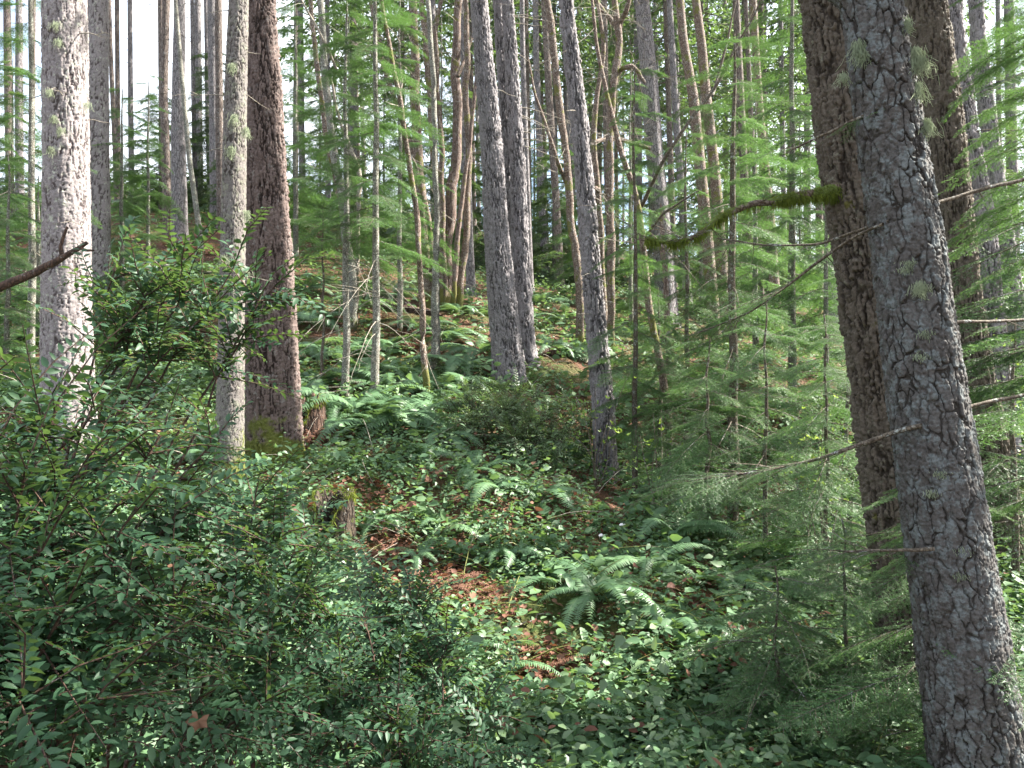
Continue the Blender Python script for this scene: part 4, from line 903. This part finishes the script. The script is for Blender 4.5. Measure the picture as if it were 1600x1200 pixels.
def salal(name, label, n, d0, d1, seed, leaf, nleaf, mat, tmpl, ln=(.2, .5), thr=.30, tilt=.9, power=1.3):
    x, y, px, rg = frustum_points(n, d0, d1, seed, power)
    q = np.stack([x, y, np.zeros(n)], 1)
    dens = sstep(thr - .1, thr + .12, fbm(q * .9, seed + 1, 3)) * bare_mask(x, y)
    keep = rg.random(n) < dens; x, y = x[keep], y[keep]; n = len(x)
    base = np.stack([x, y, gz(x, y) - .01], 1)
    az = rg.uniform(0, 6.28, n); L = rg.uniform(ln[0], ln[1], n); tl = rg.uniform(.3, tilt, n)
    out_ = np.stack([np.cos(az), np.sin(az), np.zeros(n)], 1); up = np.array([0, 0, 1.])
    big = np.clip(rg.lognormal(-.05, .38, n), .4, 1.9); hue = (fbm(np.stack([x, y, np.zeros(n)], 1) * 1.7, seed + 9, 2) - .5) * 1.1 + rg.normal(0, .12, n); L = L * big ** .5
    pos = []; dr = []; nz = []; sc = []; tn = []
    for k in range(nleaf):
        f = (k + 1.0) / nleaf
        c = base + out_ * (L * np.sin(tl) * f ** 1.3)[:, None] + up * (L * np.cos(tl) * f * (1.1 - .2 * f))[:, None]
        s = np.cross(up, out_) * (1 if k % 2 else -1)
        d = s * .9 + out_ * (.35 + .8 * (k == nleaf - 1)) + up * rg.normal(.05, .22, (n, 1)) + rg.normal(0, .22, (n, 3))
        pos.append(c); dr.append(d); nz.append(up + out_ * .25 + rg.normal(0, .55, (n, 3))); sc.append(leaf * big * rg.uniform(.6, 1.2, n) * (.75 + .3 * (f < .9))); tn.append(np.clip(.45 + hue + rg.normal(0, .13, n), 0, 1))
    pos, dr, nz, sc, tn = [np.concatenate(a) for a in (pos, dr, nz, sc, tn)]
    V, Fc, t_ = cards(tmpl[0], tmpl[1], pos, dr, nz, sc, tn)
    o = link(name, mesh(name, V, Fc, mat, {'tint': t_}, smooth=True)); tag(o, label, 'ground cover', kind='stuff')
    return o
salal('salal_ground_cover', 'glossy oval-leaved ground cover over the near slope', 17000, 3.3, 9.8, 801, .056, 7, M['salal'], SALAL, (.12, .34), thr=.27, power=1.6)
salal('low_leaf_cover', 'small-leaved low green cover creeping between larger leaves', 12500, 3.3, 10, 802, .036, 6, M['salal'], SALAL, (.08, .22), .32, 1.2, 1.5)
salal('hillside_leaf_cover', 'leafy green cover over the slope farther up', 15000, 9, 30, 803, .085, 6, M['salal'], SALAL, (.15, .45), .34, 1.0, 1.1)
salal('far_leaf_cover', 'green brush on the distant hillside', 4000, 26, 70, 804, .3, 5, M['box'], SALAL, (.5, 1.3), .3, 1.0, 1.1)
salal('bramble_cover', 'taller arching leafy brambles tangled over the near slope', 1900, 3.6, 10, 806, .042, 11, M['box'], BUDW, (.35, .7), .46, 1.25, 1.5)
salal('wilted_leaf_cover', 'yellowing and brown leaves still on stems among the green cover', 900, 3.4, 10, 807, .055, 5, M['dead_leaf'], SALAL, (.15, .4), .42, 1.2, 1.5)
def bare_stems(n, seed):
    x, y, px, rg = frustum_points(n, 3.6, 13, seed, 1.5); z = gz(x, y); parts = []
    for k in range(n):
        az = rg.uniform(0, 6.28); l = rg.uniform(.25, .9); d = np.array([math.cos(az), math.sin(az), rg.uniform(-.05, 1.1)]); d /= np.linalg.norm(d); t = np.linspace(0, 1, 5)[:, None]
        p = np.array([x[k], y[k], z[k]]) + d * l * t + np.array([rg.normal(0, .15), rg.normal(0, .15), -.3]) * l * t ** 2 + np.array([0, 0, .06]) * t
        parts.append(tube(p, np.linspace(.004, .0015, 5) * rg.uniform(.6, 1.6), 3))
    v, q = joinq(parts); o = link('bare_stems', mesh('bare_stems', v, q, M['twig_pale'])); tag(o, 'thin dry bare stems poking out of the undergrowth', 'dry stems', kind='stuff')
bare_stems(650, 808)
def litter(n, d0, d1, seed):
    x, y, px, rg = frustum_points(n, d0, d1, seed, 1.5)
    bx, by = [], []
    for p, d, r in BARE:
        m = int(900 * min(r, .8)); a = rg.uniform(0, 6.28, m); rr = r * np.sqrt(rg.random(m)) * 1.1
        bx.append((p - 800) / F * d + rr * np.cos(a)); by.append(d + rr * np.sin(a))
    x = np.concatenate([x] + bx); y = np.concatenate([y] + by); n = len(x)
    pos = np.stack([x, y, gz(x, y) + rg.uniform(.005, .06, n)], 1); a = rg.uniform(0, 6.28, n)
    V, Fc, t_ = cards(DEADL[0], DEADL[1], pos, np.stack([np.cos(a), np.sin(a), rg.normal(0, .3, n)], 1), np.array([0, 0, 1.]) + rg.normal(0, .5, (n, 3)), rg.uniform(.02, .07, n), rg.random(n))
    o = link('leaf_litter', mesh('leaf_litter', V, Fc, M['dead_leaf'], {'tint': t_}, smooth=False)); tag(o, 'rust-brown fallen leaves scattered over the forest floor', 'leaf litter', kind='stuff')
litter(9000, 3.2, 16, 810)
def needles_litter():
    rg = np.random.default_rng(815); parts = []
    for p, d, r in BARE[:6] + BARE[6:7]:
        for k in range(90):
            a = rg.uniform(0, 6.28); rr = r * math.sqrt(rg.random()); x = (p - 800) / F * d + rr * math.cos(a); y = d + rr * math.sin(a)
            z = g1(x, y) + rg.uniform(.01, .07); b = rg.uniform(0, 6.28); l = rg.uniform(.06, .25)
            e = np.array([math.cos(b) * l, math.sin(b) * l, rg.normal(0, .2) * l])
            s = np.array([x, y, z]); parts.append(tube([s, s + e * .5 + rg.normal(0, .01, 3), s + e], [.003, .0025, .0012], 3))
    v, q = joinq(parts); o = link('twig_litter', mesh('twig_litter', v, q, M['dead_wood'])); tag(o, 'brown fallen twigs strewn over the bare red patches', 'twig litter', kind='stuff')
needles_litter()

# ------------------------------------------------------------------ shrubs with leaves
HLEAF = mesh('huckleberry_leaf', HUCK[0], HUCK[1], M['huckleberry'], {'tint': np.full(8, .5)})
def leafy_bush(name, label, bx, by, tips, nshoot, shoot, leaf, gap, seed, leafmesh=HLEAF, mat=M['huckleberry'], tmpl=HUCK, group=None, singles=300, stem_r=.009, fmin=.32):
    """stems from the ground point (bx, by) to the tips (pixel x, pixel y, depth); two-ranked leaves along side shoots."""
    rg = np.random.default_rng(seed); base = np.array([bx, by, g1(bx, by)]); up = np.array([0, 0, 1.])
    root = thing(name, label, 'shrub', base, group)
    pos = []; dr = []; nz = []; sc = []; tw = []
    for ti, (px, py, d) in enumerate(tips):
        tip = P(px, py, d); sb = base + np.array([rg.normal(0, .12), rg.normal(0, .12), -.03])
        mid = sb * .5 + tip * .5 + np.array([0, 0, .18 * np.linalg.norm(tip - sb)]) + rg.normal(0, .06, 3)
        t = np.linspace(0, 1, 14)[:, None]; pth = (1 - t) ** 2 * sb + 2 * t * (1 - t) * mid + t * t * tip + rg.normal(0, .008, (14, 3)) * (t > .05)
        v, q = tube(pth - base, np.linspace(stem_r, .0025, 14), 5); link('stem', mesh('stem', v, q, M['stem'], {'plate': np.ones(len(v))}), root)
        tang = np.gradient(pth, axis=0)
        for k in range(nshoot):
            f = 1.0 if k == 0 else rg.uniform(fmin, 1.0) ** .8
            s = np.array([np.interp(f, t[:, 0], pth[:, m]) for m in range(3)]); tg = unit(np.array([np.interp(f, t[:, 0], tang[:, m]) for m in range(3)]))
            sd = unit(np.cross(tg, rg.normal(0, 1, 3))); d_ = unit(tg * rg.uniform(.3, .9) + sd * (.9 if k else .1) + up * rg.uniform(-.3, .35))
            l = shoot * rg.uniform(.55, 1.25); m = max(4, int(l / gap)); g = (np.arange(m) + .4) / m
            bend = rg.normal(0, .15, 3) + np.array([0, 0, -.22])
            c = s + d_ * l * g[:, None] + bend * l * (g ** 2)[:, None]
            tw.append(tube(np.stack([s, s + d_ * l * .5 + bend * l * .25, s + d_ * l + bend * l]) - base, [.0028, .002, .001], 3))
            dd = unit(d_ + 2 * bend * g[:, None]); side = unit(np.cross(dd, up + rg.normal(0, .3, 3)))
            sg = np.where(np.arange(m) % 2, 1, -1)[:, None]
            pos.append(c); dr.append(side * sg * .95 + dd * .55 + up * .08 + rg.normal(0, .16, (m, 3))); nz.append(np.cross(side, dd) * 1.0 + up * .25 + rg.normal(0, .25, (m, 3))); sc.append(leaf * rg.uniform(.7, 1.15, m) * (1 - .25 * g))
    pos, dr, nz, sc = [np.concatenate(a) for a in (pos, dr, nz, sc)]
    tint = np.clip(rg.normal(.48, .2, len(pos)), 0, 1); tint[rg.random(len(pos)) < .012] = 1.
    v, q = joinq(tw); o = link('twigs', mesh('twigs', v, q, M['stem'], {'plate': np.ones(len(v))}), root); o['kind'] = 'stuff'
    # nearest leaves in view become parts of their own
    ppx = 800 + pos[:, 0] / pos[:, 1] * F; ppy = 600 - pos[:, 2] / pos[:, 1] * F
    vis = (ppx > 0) & (ppx < 1600) & (ppy > 0) & (ppy < 1200) & (pos[:, 1] > .6)
    order = np.argsort(np.where(vis, pos[:, 1], 99)); one = order[:singles]; rest = np.setdiff1d(np.arange(len(pos)), one)
    for i in one:
        dx = unit(dr[i]); n_ = nz[i] - nz[i].dot(dx) * dx; n_ = unit(n_); yv = np.cross(n_, dx); s = sc[i]; p_ = pos[i] - base
        mtx = Matrix(((dx[0] * s, yv[0] * s, n_[0] * s, p_[0]), (dx[1] * s, yv[1] * s, n_[1] * s, p_[1]), (dx[2] * s, yv[2] * s, n_[2] * s, p_[2]), (0, 0, 0, 1)))
        link('leaf', leafmesh, root, matrix=mtx)
    if len(rest):
        V, Fc, t_ = cards(tmpl[0], tmpl[1], pos[rest] - base, dr[rest], nz[rest], sc[rest], tint[rest])
        o = link('leaves', mesh('leaves', V, Fc, mat, {'tint': t_}), root); o['kind'] = 'stuff'
    return root
leafy_bush('huckleberry_shrub', 'tall glossy dark evergreen shrub whose top bough crosses the pale left trunks', -1.75, 2.75,
    [(180, 420, 2.7), (270, 410, 2.6), (360, 430, 2.7), (415, 455, 2.75), (330, 480, 2.6), (230, 470, 2.6), (200, 500, 2.6), (430, 450, 2.8), (300, 430, 2.65)], 15, .27, .045, .0135, 1, fmin=.72)
leafy_bush('huckleberry_shrub', 'dense glossy shrub filling the lower left corner, nearest the camera', -1.5, 1.9,
    [(20, 640, 1.9), (90, 620, 1.9), (150, 640, 2.0), (40, 740, 1.7), (160, 720, 1.9), (250, 680, 2.1), (60, 860, 1.6), (190, 830, 1.8), (290, 790, 2.1), (-60, 660, 1.8), (110, 950, 1.6), (230, 930, 1.8), (40, 1050, 1.5), (170, 1080, 1.6), (-40, 900, 1.6), (330, 700, 2.2), (300, 900, 2.0), (100, 780, 1.8)], 33, .26, .041, .0125, 2, fmin=.45)
leafy_bush('huckleberry_shrub', 'glossy shrub in front of the mossy-footed slim trunk, lower left of centre', -1.15, 2.7,
    [(330, 760, 2.6), (400, 780, 2.6), (450, 830, 2.6), (300, 860, 2.4), (380, 880, 2.4), (480, 900, 2.6), (250, 980, 2.2), (350, 1000, 2.2), (430, 980, 2.4), (520, 960, 2.6), (300, 1090, 2.0), (420, 1090, 2.2), (480, 820, 2.8), (260, 780, 2.5)], 30, .26, .041, .0125, 3, fmin=.45)
leafy_bush('huckleberry_shrub', 'glossy low shrub along the bottom edge left of centre', -.45, 2.75,
    [(480, 1000, 2.7), (560, 970, 2.8), (640, 1000, 2.9), (700, 990, 3.0), (540, 1080, 2.6), (620, 1090, 2.7), (700, 1080, 2.8), (480, 1140, 2.4), (580, 1170, 2.5), (680, 1160, 2.6), (760, 1090, 3.0), (760, 1170, 2.8), (640, 930, 3.1), (580, 900, 3.1)], 28, .26, .041, .0125, 4, fmin=.45)
BLEAF = mesh('bush_leaf', HUCK[0], HUCK[1], M['box'], {'tint': np.full(8, .5)}, smooth=False)
leafy_bush('leafy_shrub', 'rounded small-leaved pale green shrub below the centre cluster', P(800, 690, 8.6)[0], 8.6,
    [(720, 620, 8.6), (750, 605, 8.6), (780, 600, 8.7), (810, 605, 8.6), (840, 620, 8.5), (860, 650, 8.4), (830, 660, 8.2), (790, 640, 8.2), (760, 650, 8.2), (720, 660, 8.3), (800, 680, 8.0), (880, 690, 8.2), (850, 700, 8.0), (700, 640, 8.6), (775, 625, 8.4)], 34, .28, .046, .015, 5, BLEAF, M['box'], singles=0, stem_r=.006)
leafy_bush('leafy_shrub', 'dark small-leaved shrub tucked at the right of the pale green one', P(905, 690, 9.3)[0], 9.3,
    [(870, 640, 9.3), (900, 630, 9.3), (920, 650, 9.2), (890, 670, 9.0), (860, 690, 9.0), (915, 690, 9.0), (880, 610, 9.4)], 26, .26, .034, .018, 6, HLEAF, M['huckleberry'], singles=0, stem_r=.006)
leafy_bush('leafy_shrub', 'shiny-leaved brush in the right-hand hollow behind hemlock sprays', P(1330, 640, 11)[0], 11,
    [(1280, 600, 11), (1320, 590, 11), (1360, 600, 11), (1300, 640, 10.6), (1340, 650, 10.6), (1260, 640, 10.8)], 26, .35, .05, .03, 7, BLEAF, M['salal'], singles=0, stem_r=.006)

def bud_shrub(label, px, d, tips, seed, nl=7):
    rg = np.random.default_rng(seed); x = (px - 800) / F * d; base = np.array([x, d, g1(x, d)])
    root = thing('budding_shrub', label, 'shrub', base, 'spring shrubs with bright new leaves'); pos = []; dr = []
    for (a, b) in tips:
        tip = P(a, b, d + rg.normal(0, .25)); t = np.linspace(0, 1, 9)[:, None]; mid = base * .5 + tip * .5 + np.array([rg.normal(0, .1), 0, .15])
        pth = (1 - t) ** 2 * base + 2 * t * (1 - t) * mid + t * t * tip
        v, q = tube(pth - base, np.linspace(.007, .002, 9), 4); link('stem', mesh('stem', v, q, M['twig'], {'plate': np.ones(len(v))}), root)
        for k in range(nl):
            f = rg.uniform(.35, 1); c = np.array([np.interp(f, t[:, 0], pth[:, m]) for m in range(3)]) + rg.normal(0, .09, 3)
            for j in range(4):
                pos.append(c); dr.append(np.array([rg.normal(0, .6), rg.normal(0, .6), rg.uniform(.2, 1)]))
    pos = np.array(pos) - base; V, Fc, t_ = cards(BUDL[0], BUDL[1], pos, np.array(dr), rg.normal(0, 1, (len(pos), 3)), .04 * rg.uniform(.6, 1.2, len(pos)))
    o = link('leaves', mesh('leaves', V, Fc, M['bud'], {'tint': t_}, smooth=False), root); o['kind'] = 'stuff'
bud_shrub('sparse shrub with bright new leaves around the foot of the leaning grey trunk', 930, 8.0, [(900, 620), (930, 600), (960, 640), (985, 580), (890, 680), (1000, 690), (950, 680)], 1)
bud_shrub('sparse shrub with bright new leaves low in the hollow right of the leaning grey trunk', 1030, 7.6, [(1000, 680), (1040, 670), (1070, 690), (1020, 640), (1055, 720)], 2)
bud_shrub('sparse shrub with bright new leaves left of the big foreground trunks', 1290, 6.6, [(1250, 640), (1290, 630), (1320, 650), (1340, 680), (1260, 700), (1310, 720), (1280, 670), (1230, 720)], 3, 12)
bud_shrub('sparse shrub with bright new leaves right of the big foreground trunks', 1565, 7.8, [(1540, 480), (1570, 470), (1580, 520), (1545, 540), (1590, 590)], 4)

# ------------------------------------------------------------------ stumps, logs, sticks
def stump(name, label, px, d, r, h, seed, mat, hollow=True, jag=.3):
    rg = np.random.default_rng(seed); x = (px - 800) / F * d; base = np.array([x, d, g1(x, d)])
    sides, rings = 48, 30; th = np.arange(sides) / sides * 2 * np.pi
    top = h * (1 - jag * .6 * rg.random(sides)) * (1 - .8 * np.exp(-((np.angle(np.exp(1j * (th + 1.85)))) / .62) ** 2)); V = []
    for k in range(rings):
        f = k / (rings - 1); rr = r * (1 + .35 * math.exp(-f * 5) * (1 + .4 * np.cos(4 * th + seed))) * (1 - .12 * f)
        q = np.stack([np.cos(th) * 2, np.sin(th) * 2, np.full(sides, f * .7)], 1); rr = rr * (1 + .3 * (fbm(q * 2.2, seed, 3) - .5))
        V.append(np.stack([np.cos(th) * rr, np.sin(th) * rr, -.15 + (top + .15) * f], 1))
    for k in range(8):                        # inner wall down into the hollow
        f = k / 7; rr = r * (.72 - .1 * f); V.append(np.stack([np.cos(th) * rr, np.sin(th) * rr, top * (1 - .75 * f) - .01], 1))
    V.append(np.stack([np.cos(th) * .01, np.sin(th) * .01, np.full(sides, h * .18)], 1))
    n = len(V); V = np.concatenate(V); i = np.arange(n - 1)[:, None] * sides; j = np.arange(sides)[None]; j2 = (j + 1) % sides
    Q = np.stack([i + j, i + j2, i + sides + j2, i + sides + j], -1).reshape(-1, 4)
    root = thing(name, label, 'stump', base); link('wood', mesh(name, V, Q, mat, {'plate': np.ones(len(V))}), root)
    pw = np.stack([np.cos(th) * r * .93, np.sin(th) * r * .93, top, np.full(sides, .02)], 1) + np.array([*base, 0])
    fuzz('moss', root, pw, base, 1300, .03, .09, M['moss'], seed, 1.2)
    return root
stump('tree_stump', 'dark hollow mossy stump in front of the big brown fir', 522, 6.35, .17, .42, 4, M['stump'])
stump('rotten_stump', 'crumbling reddish rotten stump showing at the right of the big brown fir', 482, 8.9, .2, .45, 9, M['dead_wood'], jag=.5)
def log(label, a, b, da, db, w0, mat, seed, name='fallen_log', lift=.0, wig=.02):
    rg = np.random.default_rng(seed); xa = (a - 800) / F * da; xb = (b - 800) / F * db; n = 16; t = np.linspace(0, 1, n)
    x = xa + (xb - xa) * t; y = da + (db - da) * t; z = gz(x, y); z = np.maximum(z, np.linspace(z[0], z[-1], n)) + w0 * .6 + lift
    p = np.stack([x, y, z], 1) + rg.normal(0, wig, (n, 3)) * (np.array([1, 1, .4]))
    v, q = tube(p - p[0], w0 * np.linspace(1, .6, n) * rg.uniform(.9, 1.1, n), 9 if w0 > .02 else 5)
    o = link(name, mesh(name, v, q, mat, {'plate': np.ones(len(v))}), loc=tuple(p[0])); tag(o, label, 'log' if w0 > .03 else 'stick')
LOGS = [('rotten brown log on the slope right of the centre cluster', 835, 890, 12.6, 13.2, .10, 'dead_wood', 'fallen_log'), ('dark fallen log in the hollow left of the big foreground trunks', 1310, 1370, 10.5, 11, .09, 'dead_wood', 'fallen_log'),
        ('pale thin stick lying across the leaves below the red litter', 730, 850, 5.0, 5.5, .009, 'twig_pale', 'fallen_stick'), ('curved bare stick left of the largest sunlit fern', 870, 935, 5.2, 4.9, .006, 'twig_pale', 'fallen_stick'),
        ('thin pale stick slanting over the bank right of the largest fern', 1090, 1180, 6.2, 5.2, .006, 'twig_pale', 'fallen_stick'), ('thick mossy stick at the hollow edge under hemlock sprays', 985, 1060, 8.4, 8.6, .03, 'dead_wood', 'fallen_stick'),
        ('short brown stick among low leaves at bottom right of centre', 905, 915, 4.6, 5.0, .012, 'twig', 'fallen_stick'), ('bare grey stick on the slope above the red litter', 655, 700, 6.9, 6.5, .008, 'twig_pale', 'fallen_stick'),
        ('fallen pale pole on the left ridge slope', 210, 330, 18, 17, .04, 'twig_pale', 'fallen_log'), ('mossy log at the fern bank behind the bare-twigged sapling', 600, 690, 15.5, 15, .09, 'dead_wood', 'fallen_log')]
for i, (lb, a, b, da, db, w0, mt, nm) in enumerate(LOGS): log(lb, a, b, da, db, w0, M[mt], 20 + i, nm)

def dead_sapling():
    d = 3.6; root_p = np.array([P(-330, 640, d)[0], d, 0]); root_p[2] = g1(root_p[0], d)
    root = thing('dead_sapling', 'dark bare dead branch slanting up across the leftmost pale trunk', 'branch', root_p)
    lowpy = 600 - (root_p[2] - .1) * F / d
    o, pw = limb(root, root_p, [(-330, lowpy, 26), (-260, 700, 22), (-120, 520, 17), (0, 452, 13), (60, 424, 12), (97, 402, 12), (122, 388, 9), (136, 379, 6)], d, M['stem'], 'branch', n=50, sides=8, seed=9)
    limb(root, root_p, [(97, 400, 7), (94, 386, 6), (99, 372, 5), (105, 354, 4)], d, M['stem'], 'side_branch', n=12, sides=6, seed=10)
    limb(root, root_p, [(124, 386, 6), (132, 391, 5), (147, 391, 3)], d, M['stem'], 'side_branch', n=8, sides=6, seed=11)
dead_sapling()

# ------------------------------------------------------------------ small things: white flowers, caught maple leaves
def trillium(label, px, d):
    x = (px - 800) / F * d; base = np.array([x, d, g1(x, d)]); root = thing('white_flower', label, 'flower', base, 'white spring flowers')
    v, q = tube([[0, 0, -.02], [.005, 0, .14], [0, 0, .27]], [.004, .003, .003], 5); link('stem', mesh('stem', v, q, M['salal'], {'tint': np.full(len(v), .7)}), root)
    pet = mesh('petal', BUDL[0] * np.array([.055, .16, .055]), BUDL[1], M['petal'], {'tint': np.full(8, .5)}); lf = mesh('flower_leaf', SALAL[0] * .11, SALAL[1], M['salal'], {'tint': np.full(8, .6)})
    for k in range(3):
        link('petal', pet, root, loc=(0, -.01, .275), rot=(-.5, -.5, k * 2.094), scale=.6); link('leaf', lf, root, loc=(0, 0, .19), rot=(0, .1, k * 2.094 + .7))
trillium('upper of two tiny white flowers on the slope above the largest sunlit fern', 972, 6.55); trillium('lower of two tiny white flowers on the slope above the largest sunlit fern', 940, 6.3)
def maple_leaf_mesh(seed):
    rg = np.random.default_rng(seed); n = 15; a = np.linspace(-2.6, 2.6, n); rr = np.where(np.arange(n) % 3 == 1, 1., .66) * (1 - .12 * np.abs(a)) * rg.uniform(.9, 1.1, n)
    rim = np.stack([rr * np.cos(a), rr * np.sin(a), rg.normal(0, .22, n) + .25 * rr ** 2], 1); V = np.vstack([[[0, 0, 0]], rim])
    return mesh('maple_leaf', V, np.array([[0, k, k + 1] for k in range(1, n)]), M['dead_leaf'], {'tint': rg.uniform(.6, 1, n + 1)})
for k, (px, py, d, lb) in enumerate([(412, 934, 2.45, 'curled brown maple leaf caught in the shrub below the mossy-footed trunks'), (250, 880, 2.1, 'brown maple leaf snagged among the dark shrub leaves at lower left'), (140, 878, 2.0, 'pale brown maple leaf snagged left of the other two in the shrub'),
                                     (310, 1125, 1.9, 'rusty maple leaf caught low in the shrub near the bottom edge'), (110, 1165, 1.8, 'dark rusty maple leaf at the bottom edge of the lower left shrub')]):
    o = link('maple_leaf', maple_leaf_mesh(k), loc=tuple(P(px, py, d)), rot=(1.1 + k * .3, .4 * k, k * 1.3), scale=.036 + .004 * (k % 3)); tag(o, lb, 'leaf', 'brown maple leaves caught in the shrubs')

# ------------------------------------------------------------------ the damp air between the trees
hz = bpy.data.materials.new('haze_air'); hz.use_nodes = True; hz.node_tree.nodes.clear()
pv = hz.node_tree.nodes.new('ShaderNodeVolumePrincipled'); ho = hz.node_tree.nodes.new('ShaderNodeOutputMaterial')
pv.inputs['Color'].default_value = (.9, .95, 1, 1); pv.inputs['Density'].default_value = .00015; pv.inputs['Anisotropy'].default_value = .3
hz.node_tree.links.new(pv.outputs[0], ho.inputs['Volume'])
hv = np.array([[x, y, z] for z in (-12, 45) for y in (-25, 170) for x in (-120, 120)], float)
hq = np.array([[0, 2, 3, 1], [4, 5, 7, 6], [0, 1, 5, 4], [2, 6, 7, 3], [0, 4, 6, 2], [1, 3, 7, 5]])
ha = link('haze', mesh('haze', hv, hq, hz, smooth=False)); tag(ha, 'thin bright haze hanging in the air of the wood', 'haze', kind='stuff')
SC.cycles.volume_bounces = 0
